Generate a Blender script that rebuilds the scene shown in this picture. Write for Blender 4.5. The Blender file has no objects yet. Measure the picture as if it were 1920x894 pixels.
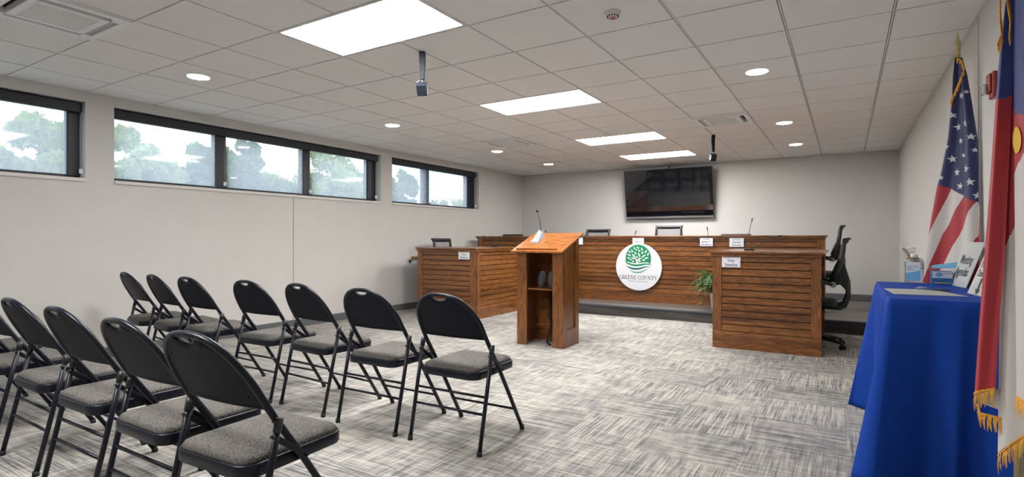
import bpy, bmesh, math, random
from mathutils import Vector, Matrix
random.seed(7)
PI = math.pi
C = bpy.context.scene.collection

# ------------------------------------------------------------------ camera facts (metres, degrees)
CAM_H = 1.2
YAW = math.radians(31.5)
FPX = 1022.0
S_, C_ = math.sin(YAW), math.cos(YAW)

def ray(u, v):
    r = (u - 960) / FPX
    return (-S_ + r * C_, C_ + r * S_, -(v - 447) / FPX)

def on_plane(u, v, a, b):
    """real position of something seen at u,v that stands in the vertical plane through plan points a and b"""
    d = ray(u, v)
    nx, ny = (b[1] - a[1]), -(b[0] - a[0])
    t = (nx * a[0] + ny * a[1]) / (nx * d[0] + ny * d[1])
    return Vector((t * d[0], t * d[1], CAM_H + t * d[2]))

# ------------------------------------------------------------------ materials
MATS = {}

def new_mat(name):
    m = bpy.data.materials.new(name)
    m.use_nodes = True
    nt = m.node_tree
    b = nt.nodes['Principled BSDF']
    return m, nt, b

def simple(name, col, rough=0.5, metal=0.0, spec=0.5, noise=0.0, nscale=40.0, bump=0.0, bscale=200.0, emit=0.0, trans=0.0, alpha=1.0, sheen=0.0):
    if name in MATS:
        return MATS[name]
    m, nt, b = new_mat(name)
    b.inputs['Base Color'].default_value = (*col, 1)
    b.inputs['Roughness'].default_value = rough
    b.inputs['Metallic'].default_value = metal
    b.inputs['Specular IOR Level'].default_value = spec
    b.inputs['Alpha'].default_value = alpha
    b.inputs['Transmission Weight'].default_value = trans
    if sheen:
        b.inputs['Sheen Weight'].default_value = sheen
    tc = nt.nodes.new('ShaderNodeTexCoord')
    if noise > 0:
        n = nt.nodes.new('ShaderNodeTexNoise'); n.inputs['Scale'].default_value = nscale
        n.inputs['Detail'].default_value = 4
        nt.links.new(tc.outputs['Object'], n.inputs['Vector'])
        mr = nt.nodes.new('ShaderNodeMapRange')
        mr.inputs['From Min'].default_value = 0.3; mr.inputs['From Max'].default_value = 0.7
        mr.inputs['To Min'].default_value = 1 - noise; mr.inputs['To Max'].default_value = 1 + noise
        nt.links.new(n.outputs['Fac'], mr.inputs['Value'])
        mx = nt.nodes.new('ShaderNodeVectorMath'); mx.operation = 'SCALE'
        mx.inputs[0].default_value = col
        nt.links.new(mr.outputs['Result'], mx.inputs['Scale'])
        nt.links.new(mx.outputs['Vector'], b.inputs['Base Color'])
    if bump > 0:
        n = nt.nodes.new('ShaderNodeTexNoise'); n.inputs['Scale'].default_value = bscale
        nt.links.new(tc.outputs['Object'], n.inputs['Vector'])
        bp = nt.nodes.new('ShaderNodeBump'); bp.inputs['Strength'].default_value = bump
        bp.inputs['Distance'].default_value = 0.002
        nt.links.new(n.outputs['Fac'], bp.inputs['Height'])
        nt.links.new(bp.outputs['Normal'], b.inputs['Normal'])
    if emit > 0:
        b.inputs['Emission Color'].default_value = (*col, 1)
        b.inputs['Emission Strength'].default_value = emit
    MATS[name] = m
    return m

def math_node(nt, op, a=None, b=None, c=None):
    n = nt.nodes.new('ShaderNodeMath'); n.operation = op
    for i, x in enumerate((a, b, c)):
        if x is None: continue
        if isinstance(x, (int, float)): n.inputs[i].default_value = x
        else: nt.links.new(x, n.inputs[i])
    return n.outputs[0]

def combine(nt, x, y, z):
    n = nt.nodes.new('ShaderNodeCombineXYZ')
    for i, v in enumerate((x, y, z)):
        if isinstance(v, (int, float)): n.inputs[i].default_value = v
        else: nt.links.new(v, n.inputs[i])
    return n.outputs[0]

def noise_node(nt, vec, scale=1.0, detail=3.0, rough=0.5, dist=0.0):
    n = nt.nodes.new('ShaderNodeTexNoise')
    n.inputs['Scale'].default_value = scale; n.inputs['Detail'].default_value = detail
    n.inputs['Roughness'].default_value = rough; n.inputs['Distortion'].default_value = dist
    nt.links.new(vec, n.inputs['Vector'])
    return n.outputs['Fac']

def ramp(nt, fac, stops):
    n = nt.nodes.new('ShaderNodeValToRGB')
    el = n.color_ramp.elements
    while len(el) > 1: el.remove(el[-1])
    el[0].position = stops[0][0]; el[0].color = (*stops[0][1], 1)
    for p, c in stops[1:]:
        e = el.new(p); e.color = (*c, 1)
    nt.links.new(fac, n.inputs[0])
    return n.outputs[0]

def wood(name, axis, row=0.0757, dark=(0.034, 0.010, 0.003), mid=(0.190, 0.068, 0.0165), light=(0.40, 0.175, 0.050), rough=0.3, gain=1.0):
    """stained oak, grain along the given axis; rows of boards differ when row > 0"""
    m, nt, b = new_mat(name)
    tc = nt.nodes.new('ShaderNodeTexCoord')
    sp = nt.nodes.new('ShaderNodeSeparateXYZ'); nt.links.new(tc.outputs['Object'], sp.inputs[0])
    X, Y, Z = sp.outputs
    along = {'x': X, 'y': Y, 'z': Z}[axis]
    if axis == 'x': c1, c2 = Z, Y
    elif axis == 'y': c1, c2 = Z, X
    else: c1, c2 = X, Y
    if row > 0:
        k = math_node(nt, 'FLOOR', math_node(nt, 'DIVIDE', math_node(nt, 'ADD', c1, 0.0005), row))
    else:
        k = math_node(nt, 'MULTIPLY', 0.0, c1)
    wn = nt.nodes.new('ShaderNodeTexWhiteNoise'); wn.noise_dimensions = '1D'
    nt.links.new(math_node(nt, 'ADD', k, 3.7), wn.inputs['W'])
    rnd = wn.outputs['Value']
    off = math_node(nt, 'MULTIPLY', rnd, 37.0)
    va = combine(nt, math_node(nt, 'ADD', math_node(nt, 'MULTIPLY', along, 1.1), off),
                 math_node(nt, 'MULTIPLY', c1, 7.5), math_node(nt, 'MULTIPLY', c2, 7.5))
    n1 = noise_node(nt, va, 1.0, 2.0, 0.5, 0.35)
    rings = math_node(nt, 'ADD', math_node(nt, 'MULTIPLY', math_node(nt, 'SINE', math_node(nt, 'MULTIPLY', n1, 70.0)), 0.5), 0.5)
    vb = combine(nt, math_node(nt, 'ADD', math_node(nt, 'MULTIPLY', along, 9.0), off),
                 math_node(nt, 'MULTIPLY', c1, 190.0), math_node(nt, 'MULTIPLY', c2, 190.0))
    n2 = noise_node(nt, vb, 1.0, 3.0, 0.6)
    vc = combine(nt, math_node(nt, 'ADD', math_node(nt, 'MULTIPLY', along, 2.2), off),
                 math_node(nt, 'MULTIPLY', c1, 10.0), math_node(nt, 'MULTIPLY', c2, 10.0))
    n3 = noise_node(nt, vc, 1.0, 4.0, 0.6)
    f = math_node(nt, 'ADD', math_node(nt, 'MULTIPLY', math_node(nt, 'POWER', rings, 0.45), 0.13), math_node(nt, 'MULTIPLY', n2, 0.53))
    f = math_node(nt, 'ADD', f, math_node(nt, 'MULTIPLY', n3, 0.26))
    f = math_node(nt, 'ADD', f, math_node(nt, 'MULTIPLY', math_node(nt, 'SUBTRACT', rnd, 0.5), 0.12))
    col = ramp(nt, f, [(0.30, tuple(gain * q for q in dark)), (0.50, tuple(gain * q for q in mid)), (0.76, tuple(gain * q for q in light))])
    nt.links.new(col, b.inputs['Base Color'])
    b.inputs['Roughness'].default_value = rough
    b.inputs['Coat Weight'].default_value = 0.25
    b.inputs['Coat Roughness'].default_value = 0.18
    bp = nt.nodes.new('ShaderNodeBump'); bp.inputs['Strength'].default_value = 0.25; bp.inputs['Distance'].default_value = 0.001
    nt.links.new(f, bp.inputs['Height']); nt.links.new(bp.outputs['Normal'], b.inputs['Normal'])
    return m

def carpet():
    m, nt, b = new_mat('carpet')
    tc = nt.nodes.new('ShaderNodeTexCoord')
    sp = nt.nodes.new('ShaderNodeSeparateXYZ'); nt.links.new(tc.outputs['Object'], sp.inputs[0])
    X, Y, Z = sp.outputs
    M = lambda a, k: math_node(nt, 'MULTIPLY', a, k)
    A = lambda a, k: math_node(nt, 'ADD', a, k)
    kx = math_node(nt, 'FLOOR', math_node(nt, 'DIVIDE', X, 0.5)); ky = math_node(nt, 'FLOOR', math_node(nt, 'DIVIDE', Y, 0.5))
    wn = nt.nodes.new('ShaderNodeTexWhiteNoise'); wn.noise_dimensions = '2D'
    nt.links.new(combine(nt, kx, ky, 0.0), wn.inputs['Vector'])
    r = wn.outputs['Value']
    r9 = M(r, 9.0)
    sx = noise_node(nt, combine(nt, M(X, 3.0), M(Y, 120.0), r9), 1.0, 2.0, 0.6)      # threads along x
    sy = noise_node(nt, combine(nt, M(X, 120.0), M(Y, 3.0), r9), 1.0, 2.0, 0.6)      # threads along y
    bx = noise_node(nt, combine(nt, M(X, 4.5), M(Y, 20.0), 2.0), 1.0, 3.0, 0.6)
    by = noise_node(nt, combine(nt, M(X, 20.0), M(Y, 4.5), 9.0), 1.0, 3.0, 0.6)
    par = math_node(nt, 'FLOORED_MODULO', A(kx, ky), 2.0)
    sel = A(A(M(par, 0.42), 0.08), M(math_node(nt, 'GREATER_THAN', r, 0.5), 0.38))
    mixa = nt.nodes.new('ShaderNodeMix'); nt.links.new(sel, mixa.inputs[0]); nt.links.new(sx, mixa.inputs[2]); nt.links.new(sy, mixa.inputs[3])
    mixb = nt.nodes.new('ShaderNodeMix'); mixb.inputs[0].default_value = 0.5; nt.links.new(bx, mixb.inputs[2]); nt.links.new(by, mixb.inputs[3])
    patch = noise_node(nt, combine(nt, M(X, 1.3), M(Y, 1.5), 4.0), 1.0, 3.0, 0.6)
    fine = noise_node(nt, combine(nt, M(X, 260.0), M(Y, 260.0), 1.0), 1.0, 1.0, 0.5)
    f = A(A(M(mixa.outputs[0], 0.80), M(mixb.outputs[0], 0.52)), A(M(patch, 0.24), M(fine, 0.14)))
    f = A(f, M(math_node(nt, 'SUBTRACT', r, 0.5), 0.03))
    col = ramp(nt, f, [(0.67, (0.10, 0.102, 0.110)), (0.78, (0.195, 0.192, 0.192)), (0.87, (0.345, 0.330, 0.306)), (1.0, (0.53, 0.50, 0.445))])
    nt.links.new(col, b.inputs['Base Color'])
    b.inputs['Roughness'].default_value = 0.95
    b.inputs['Specular IOR Level'].default_value = 0.15
    bp = nt.nodes.new('ShaderNodeBump'); bp.inputs['Strength'].default_value = 0.4; bp.inputs['Distance'].default_value = 0.003
    nt.links.new(f, bp.inputs['Height']); nt.links.new(bp.outputs['Normal'], b.inputs['Normal'])
    return m

def vinyl(name, base=1.0):
    m, nt, b = new_mat(name)
    tc = nt.nodes.new('ShaderNodeTexCoord')
    sp = nt.nodes.new('ShaderNodeSeparateXYZ'); nt.links.new(tc.outputs['Object'], sp.inputs[0])
    X, Y, Z = sp.outputs
    M = lambda a, k: math_node(nt, 'MULTIPLY', a, k)
    k = math_node(nt, 'FLOOR', math_node(nt, 'DIVIDE', Y, 0.18))
    wn = nt.nodes.new('ShaderNodeTexWhiteNoise'); wn.noise_dimensions = '1D'; nt.links.new(k, wn.inputs['W'])
    v = combine(nt, math_node(nt, 'ADD', M(X, 1.3), M(wn.outputs['Value'], 20.0)), M(Y, 28.0), M(Z, 28.0))
    n = noise_node(nt, v, 1.0, 4.0, 0.6)
    f = math_node(nt, 'ADD', M(n, 0.85), M(wn.outputs['Value'], 0.16))
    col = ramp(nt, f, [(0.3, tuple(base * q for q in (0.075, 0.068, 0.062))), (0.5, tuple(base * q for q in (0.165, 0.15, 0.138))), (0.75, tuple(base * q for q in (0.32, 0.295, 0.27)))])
    nt.links.new(col, b.inputs['Base Color'])
    b.inputs['Roughness'].default_value = 0.38
    return m

def fabric(name, a, bcol, scale=420.0):
    m, nt, b = new_mat(name)
    tc = nt.nodes.new('ShaderNodeTexCoord')
    sp = nt.nodes.new('ShaderNodeSeparateXYZ'); nt.links.new(tc.outputs['Object'], sp.inputs[0])
    X, Y, Z = sp.outputs
    M = lambda q, k: math_node(nt, 'MULTIPLY', q, k)
    n1 = noise_node(nt, combine(nt, M(X, scale), M(Y, scale * 0.22), M(Z, scale * 0.22)), 1.0, 2.0, 0.6)
    n2 = noise_node(nt, tc.outputs['Object'], 30.0, 3.0, 0.6)
    f = math_node(nt, 'ADD', M(n1, 0.88), M(n2, 0.12))
    col = ramp(nt, f, [(0.36, a), (0.62, bcol)])
    nt.links.new(col, b.inputs['Base Color'])
    b.inputs['Roughness'].default_value = 0.95
    b.inputs['Specular IOR Level'].default_value = 0.2
    bp = nt.nodes.new('ShaderNodeBump'); bp.inputs['Strength'].default_value = 0.6; bp.inputs['Distance'].default_value = 0.002
    nt.links.new(f, bp.inputs['Height']); nt.links.new(bp.outputs['Normal'], b.inputs['Normal'])
    return m

def leaf_mat(name, c1, c2, scale=1.2):
    m, nt, b = new_mat(name)
    tc = nt.nodes.new('ShaderNodeTexCoord')
    n = noise_node(nt, tc.outputs['Object'], scale, 4.0, 0.6)
    col = ramp(nt, n, [(0.35, c1), (0.65, c2)])
    nt.links.new(col, b.inputs['Base Color'])
    b.inputs['Roughness'].default_value = 0.6
    b.inputs['Subsurface Weight'].default_value = 0.0
    tr = nt.nodes.new('ShaderNodeBsdfTranslucent'); nt.links.new(col, tr.inputs['Color'])
    mx = nt.nodes.new('ShaderNodeMixShader'); mx.inputs[0].default_value = 0.35
    nt.links.new(b.outputs[0], mx.inputs[1]); nt.links.new(tr.outputs[0], mx.inputs[2])
    nt.links.new(mx.outputs[0], nt.nodes['Material Output'].inputs['Surface'])
    return m

def glass_mat(name, tint=(0.97, 0.98, 1.0), gloss=0.06):
    m, nt, b = new_mat(name)
    nt.nodes.remove(b)
    t = nt.nodes.new('ShaderNodeBsdfTransparent'); t.inputs[0].default_value = (*tint, 1)
    g = nt.nodes.new('ShaderNodeBsdfGlossy'); g.inputs['Roughness'].default_value = 0.03
    mx = nt.nodes.new('ShaderNodeMixShader'); mx.inputs[0].default_value = gloss
    nt.links.new(t.outputs[0], mx.inputs[1]); nt.links.new(g.outputs[0], mx.inputs[2])
    nt.links.new(mx.outputs[0], nt.nodes['Material Output'].inputs['Surface'])
    return m

def screen_mat(name, weave=0.30, col=(0.62, 0.70, 0.80)):
    """woven solar screen: partly see-through, thread pattern"""
    m, nt, b = new_mat(name)
    nt.nodes.remove(b)
    tc = nt.nodes.new('ShaderNodeTexCoord')
    sp = nt.nodes.new('ShaderNodeSeparateXYZ'); nt.links.new(tc.outputs['Object'], sp.inputs[0])
    M = lambda q, k: math_node(nt, 'MULTIPLY', q, k)
    v1 = noise_node(nt, combine(nt, 0.0, M(sp.outputs[1], 130.0), M(sp.outputs[2], 9.0)), 1.0, 2.0, 0.5)
    v2 = noise_node(nt, combine(nt, 0.0, M(sp.outputs[1], 9.0), M(sp.outputs[2], 130.0)), 1.0, 2.0, 0.5)
    f = math_node(nt, 'ADD', v1, v2)
    mr = nt.nodes.new('ShaderNodeMapRange'); mr.inputs['From Min'].default_value = 0.7; mr.inputs['From Max'].default_value = 1.3
    mr.inputs['To Min'].default_value = weave * 0.88; mr.inputs['To Max'].default_value = weave * 1.12
    nt.links.new(f, mr.inputs['Value'])
    t = nt.nodes.new('ShaderNodeBsdfTransparent')
    d = nt.nodes.new('ShaderNodeBsdfTranslucent'); d.inputs[0].default_value = (*col, 1)
    mx = nt.nodes.new('ShaderNodeMixShader')
    nt.links.new(mr.outputs[0], mx.inputs[0])
    nt.links.new(t.outputs[0], mx.inputs[1]); nt.links.new(d.outputs[0], mx.inputs[2])
    nt.links.new(mx.outputs[0], nt.nodes['Material Output'].inputs['Surface'])
    return m

M_WALL = simple('wall_paint', (0.60, 0.588, 0.565), 0.85, noise=0.015, nscale=3, bump=0.15, bscale=350)
M_TILE = simple('ceiling_tile', (0.80, 0.78, 0.765), 0.95, noise=0.03, nscale=160, bump=0.3, bscale=500)
M_GRID = simple('grid_shadow_gap', (0.30, 0.285, 0.275), 0.8)
M_BAR = simple('ceiling_grid_bar', (0.66, 0.65, 0.64), 0.5)
M_BASE = simple('rubber_baseboard', (0.115, 0.12, 0.125), 0.5)
M_SILL = simple('white_sill', (0.66, 0.64, 0.61), 0.5)
M_FRAME = simple('bronze_frame', (0.012, 0.016, 0.024), 0.35)
M_SHADE = simple('black_cassette', (0.010, 0.012, 0.018), 0.45)
M_CARPET = carpet()
M_STAGE = vinyl('stage_vinyl', 0.8)
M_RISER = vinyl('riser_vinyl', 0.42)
M_NOSE = simple('stair_nosing', (0.05, 0.062, 0.078), 0.45)
WX = wood('oak_boards_x', 'x'); WY = wood('oak_boards_y', 'y'); WV = wood('oak_upright', 'z', 0.0)
WTX = wood('oak_top_x', 'x', 0.0, rough=0.22); WTY = wood('oak_top_y', 'y', 0.0, rough=0.22)
WPOD = wood('podium_top_oak', 'x', 0.0, dark=(0.13, 0.038, 0.007), mid=(0.29, 0.095, 0.018), light=(0.42, 0.155, 0.034), rough=0.25)
M_GROOVE = simple('groove_dark', (0.012, 0.005, 0.003), 0.6)
M_BLK = simple('black_plastic', (0.016, 0.017, 0.02), 0.4)
M_CHMET = simple('powder_coated_steel', (0.006, 0.0075, 0.015), 0.32, spec=.32, noise=0.05, nscale=500, bump=0.05, bscale=900)
M_CHPAN = simple('textured_panel', (0.005, 0.0065, 0.013), 0.5, spec=0.16, bump=0.3, bscale=700)
M_SEAT = fabric('chair_fabric', (0.030, 0.029, 0.029), (0.20, 0.188, 0.172), 560.0)
M_RUB = simple('rubber_cap', (0.01, 0.01, 0.01), 0.7)
M_WHITE = simple('white_plastic', (0.72, 0.71, 0.69), 0.4)
M_CARD = simple('white_card', (0.74, 0.76, 0.82), 0.6)
M_INK = simple('black_ink', (0.03, 0.03, 0.045), 0.8)
M_STEEL = simple('brushed_steel', (0.5, 0.5, 0.5), 0.3, metal=1.0)
M_DARK = simple('dark_void', (0.006, 0.006, 0.008), 0.8)
M_LAMP = simple('lamp_diffuser', (1.0, 0.975, 0.95), 0.5, emit=30.0)
M_SPOT = simple('downlight_lens', (1.0, 0.96, 0.90), 0.5, emit=45.0)
M_GLASS = glass_mat('window_glass')
M_SCREEN = screen_mat('solar_screen', 0.29, (0.82, 0.83, 0.86))

# ------------------------------------------------------------------ mesh helpers
def box(bm, x0, x1, y0, y1, z0, z1, mi=0):
    vs = [bm.verts.new(p) for p in ((x0, y0, z0), (x1, y0, z0), (x1, y1, z0), (x0, y1, z0), (x0, y0, z1), (x1, y0, z1), (x1, y1, z1), (x0, y1, z1))]
    for f in ((0, 3, 2, 1), (4, 5, 6, 7), (0, 1, 5, 4), (1, 2, 6, 5), (2, 3, 7, 6), (3, 0, 4, 7)):
        fc = bm.faces.new([vs[i] for i in f]); fc.material_index = mi
    return vs

def hexa(bm, pts, mi=0):
    vs = [bm.verts.new(p) for p in pts]
    for f in ((0, 3, 2, 1), (4, 5, 6, 7), (0, 1, 5, 4), (1, 2, 6, 5), (2, 3, 7, 6), (3, 0, 4, 7)):
        fc = bm.faces.new([vs[i] for i in f]); fc.material_index = mi

def slab(bm, quad, off, mi=0):
    """quad: 4 points, thickened by the vector off"""
    q = [Vector(p) for p in quad]; o = Vector(off)
    hexa(bm, q + [p + o for p in q], mi)

def tube(bm, pts, r, seg=10, mi=0, caps=True, flat=1.0):
    pts = [Vector(p) for p in pts]
    n = len(pts)
    rr = r if isinstance(r, (list, tuple)) else [r] * n
    rings = []
    t0 = (pts[1] - pts[0]).normalized()
    up = Vector((0, 0, 1)) if abs(t0.z) < 0.9 else Vector((0, 1, 0))
    nrm = (up - t0 * up.dot(t0)).normalized()
    for i, p in enumerate(pts):
        if i == 0: t = pts[1] - pts[0]
        elif i == n - 1: t = pts[-1] - pts[-2]
        else: t = (pts[i + 1] - p).normalized() + (p - pts[i - 1]).normalized()
        t.normalize()
        nrm = (nrm - t * nrm.dot(t)).normalized()
        bi = t.cross(nrm)
        rings.append([bm.verts.new(p + rr[i] * (math.cos(2 * PI * k / seg) * nrm + flat * math.sin(2 * PI * k / seg) * bi)) for k in range(seg)])
    for a, b in zip(rings, rings[1:]):
        for k in range(seg):
            f = bm.faces.new((a[k], a[(k + 1) % seg], b[(k + 1) % seg], b[k])); f.material_index = mi; f.smooth = True
    if caps:
        f = bm.faces.new(list(reversed(rings[0]))); f.material_index = mi
        f = bm.faces.new(rings[-1]); f.material_index = mi

def lathe(bm, prof, cx=0, cy=0, cz=0, seg=24, mi=0, sx=1.0, sy=1.0):
    rings = []
    for r, z in prof:
        rings.append([bm.verts.new((cx + sx * r * math.cos(2 * PI * k / seg), cy + sy * r * math.sin(2 * PI * k / seg), cz + z)) for k in range(seg)])
    for a, b in zip(rings, rings[1:]):
        for k in range(seg):
            f = bm.faces.new((a[k], a[(k + 1) % seg], b[(k + 1) % seg], b[k])); f.material_index = mi; f.smooth = True
    bm.faces.new(list(reversed(rings[0]))).material_index = mi
    bm.faces.new(rings[-1]).material_index = mi

def rrect(hx, hy, r, n=6, cx=0, cy=0):
    out = []
    for (sx, sy, a0) in ((1, 1, 0), (-1, 1, 90), (-1, -1, 180), (1, -1, 270)):
        for k in range(n + 1):
            a = math.radians(a0 + 90 * k / n)
            out.append((cx + sx * (hx - r) + r * math.cos(a), cy + sy * (hy - r) + r * math.sin(a)))
    return out

def loft(bm, loops, mi=0, cap0=True, cap1=True, smooth=True):
    rings = [[bm.verts.new(p) for p in lp] for lp in loops]
    n = len(rings[0])
    for a, b in zip(rings, rings[1:]):
        for k in range(n):
            f = bm.faces.new((a[k], a[(k + 1) % n], b[(k + 1) % n], b[k])); f.material_index = mi; f.smooth = smooth
    if cap0: bm.faces.new(list(reversed(rings[0]))).material_index = mi
    if cap1: bm.faces.new(rings[-1]).material_index = mi
    return rings

def obj(name, bm, mats, parent=None, bevel=0.0, smooth=False, fix=True, loc=None):
    if fix: bmesh.ops.recalc_face_normals(bm, faces=bm.faces)
    me = bpy.data.meshes.new(name); bm.to_mesh(me); bm.free()
    if not isinstance(mats, (list, tuple)): mats = [mats]
    for m in mats: me.materials.append(m)
    if smooth:
        for p in me.polygons: p.use_smooth = True
    o = bpy.data.objects.new(name, me); C.objects.link(o)
    if parent is not None: o.parent = parent
    if loc is not None: o.location = loc
    if bevel > 0:
        md = o.modifiers.new('bevel', 'BEVEL'); md.width = bevel; md.segments = 2; md.limit_method = 'ANGLE'; md.angle_limit = math.radians(40)
    return o

def B(): return bmesh.new()

def tag(o, label, cat, group=None, kind=None):
    o['label'] = label; o['category'] = cat
    if group: o['group'] = group
    if kind: o['kind'] = kind
    return o

def thing(name, label, cat, loc=(0, 0, 0), rz=0.0, group=None):
    o = bpy.data.objects.new(name, None); C.objects.link(o)
    o.location = loc; o.rotation_euler = (0, 0, rz); o.empty_display_size = 0.1
    return tag(o, label, cat, group)

def struct(name, bm, mats, parent=None, **k):
    o = obj(name, bm, mats, parent, **k)
    if parent is None: o['kind'] = 'structure'
    return o

def kids(o): return [c for c in bpy.data.objects if c.parent == o]

def dup(root, loc, rz, label, group=None):
    def cp(o, par):
        c = o.copy(); C.objects.link(c)
        c.parent = par
        for ch in kids(o): cp(ch, c)
        return c
    r = cp(root, None); r.location = loc; r.rotation_euler = (0, 0, rz); r['label'] = label
    if group: r['group'] = group
    return r

def text(name, body, size, mtx, mat, parent, align='CENTER', sx=1.0, ext=0.0006, space=1.0, off=0.0):
    cu = bpy.data.curves.new(name, 'FONT'); cu.body = body; cu.size = size; cu.align_x = align; cu.align_y = 'CENTER'
    cu.extrude = ext; cu.space_character = space; cu.resolution_u = 3; cu.offset = off
    t = bpy.data.objects.new(name + '_tmp', cu); C.objects.link(t)
    bpy.context.view_layer.update()
    dg = bpy.context.evaluated_depsgraph_get()
    me = bpy.data.meshes.new_from_object(t.evaluated_get(dg))
    bpy.data.objects.remove(t); bpy.data.curves.remove(cu)
    me.name = name
    me.materials.clear(); me.materials.append(mat)
    me.transform(mtx @ Matrix.Diagonal((sx, 1, 1, 1)))
    o = bpy.data.objects.new(name, me); C.objects.link(o); o.parent = parent
    return o

def frame_mtx(origin, xdir, ydir):
    x = Vector(xdir).normalized(); y = Vector(ydir).normalized(); z = x.cross(y).normalized()
    m = Matrix((x, y, z)).transposed().to_4x4(); m.translation = Vector(origin)
    return m

# ------------------------------------------------------------------ the room
XL, XR, YB, YR, H = -6.35, 0.735, 10.80, -2.6, 2.64
GX, GY, GP = -3.399, 1.769, 0.6096
ST = 0.16            # stage height
WT = 0.22            # left wall thickness
WINS = [(-1.10, 2.367), (2.614, 6.342), (6.595, 9.069)]
WZ0, WZ1 = 1.785, 2.537

bm = B(); box(bm, XL - WT, XR + 0.15, YR - 0.15, YB + 0.15, -0.12, 0.0); struct('floor', bm, M_CARPET)

bm = B()
box(bm, XL - WT, XL, YR - .15, YB + .15, 0, WZ0); box(bm, XL - WT, XL, YR - .15, YB + .15, WZ1, H + .3)
ys = [YR - .15] + [q for w in WINS for q in w] + [YB + .15]
for i in range(0, len(ys), 2): box(bm, XL - WT, XL, ys[i], ys[i + 1], WZ0, WZ1)
box(bm, XL, XL + 0.002, 4.719, 4.727, 0.1, WZ0 - 0.03, 1)
struct('wall_left', bm, [M_WALL, simple('panel_seam', (0.22, 0.215, 0.21), 0.8)])
bm = B(); box(bm, XL, XR + .15, YB, YB + .15, 0, H + .3); struct('wall_back', bm, M_WALL)
bm = B(); box(bm, XR, XR + .15, YR - .15, YB, 0, H + .3)
box(bm, XR - 0.004, XR, 4.60, 4.635, 0.1, H, 1)
struct('wall_right', bm, [M_WALL, simple('seam_cover_strip', (0.52, 0.51, 0.49), 0.5)])
bm = B(); box(bm, XL, XR, YR - .15, YR, 0, H + .3); struct('wall_rear', bm, M_WALL)

# ceiling: lay-in tiles between bars, each tile its own slightly raised pad in the one ceiling mesh
bm = B()
box(bm, XL, XR, YR, YB, H + 0.045, H + 0.07, 1)
xs = [XL] + [GX + GP * k for k in range(-4, 7)] + [XR]
yy = [YR] + [GY + GP * k for k in range(-7, 15)] + [YB]
holes = {(i, j) for i in (0, 1) for j in (-3, 1, 5, 9, 12)} | {(-2, -1), (3, 8), (-2, 8)}
for a in range(len(xs) - 1):
    for b in range(len(yy) - 1):
        i = round((xs[a + 1] - GX) / GP) - 1 if a < len(xs) - 2 else 6
        j = round((yy[b + 1] - GY) / GP) - 1 if b < len(yy) - 2 else 14
        if (i, j) in holes: continue
        gx0 = 0.0095; gy0 = 0.0075
        x0 = xs[a] + (gx0 if a else 0); x1 = xs[a + 1] - (gx0 if a < len(xs) - 2 else 0)
        y0 = yy[b] + (gy0 if b else 0); y1 = yy[b + 1] - (gy0 if b < len(yy) - 2 else 0)
        box(bm, x0, x1, y0, y1, H, H + 0.02, 0)
for x in xs[1:-1]: box(bm, x - 0.0048, x + 0.0048, YR, YB, H + 0.003, H + 0.02, 2)
for y in yy[1:-1]: box(bm, XL, XR, y - 0.0032, y + 0.0032, H + 0.004, H + 0.02, 2)
box(bm, XR - .02, XR, YR, YB, H - .001, H + .02, 2)
struct('ceiling', bm, [M_TILE, M_GRID, M_BAR], fix=True)
bm = B(); box(bm, XL - WT - .1, XR + .3, YR - .3, YB + .3, H + .3, H + .45); struct('ceiling_deck', bm, M_TILE)

# baseboards
def strip(name, x0, x1, y0, y1, z0, z1, m=M_BASE):
    bm = B(); box(bm, x0, x1, y0, y1, z0, z1); return struct(name, bm, m, bevel=0.003)
strip('baseboard_left', XL, XL + .010, YR, 8.02, 0, .105)
strip('baseboard_back', XL, XR, YB - .010, YB, ST, ST + .105)
strip('baseboard_right', XR - .010, XR, YR, 8.02, 0, .105)
strip('baseboard_stage', XR - .010, XR, 8.02, YB - .01, ST, ST + .105)

# stage: vinyl floor, nosing, dark riser
bm = B(); box(bm, XL, XR, 8.06, YB, 0, ST - 0.0, 0); stage = struct('floor_stage', bm, M_STAGE)
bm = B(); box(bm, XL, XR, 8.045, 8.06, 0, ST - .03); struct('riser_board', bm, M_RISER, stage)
bm = B(); box(bm, XL, XR, 8.02, 8.085, ST - .028, ST + .004); struct('stair_nosing', bm, M_NOSE, stage, bevel=0.006)

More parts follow.
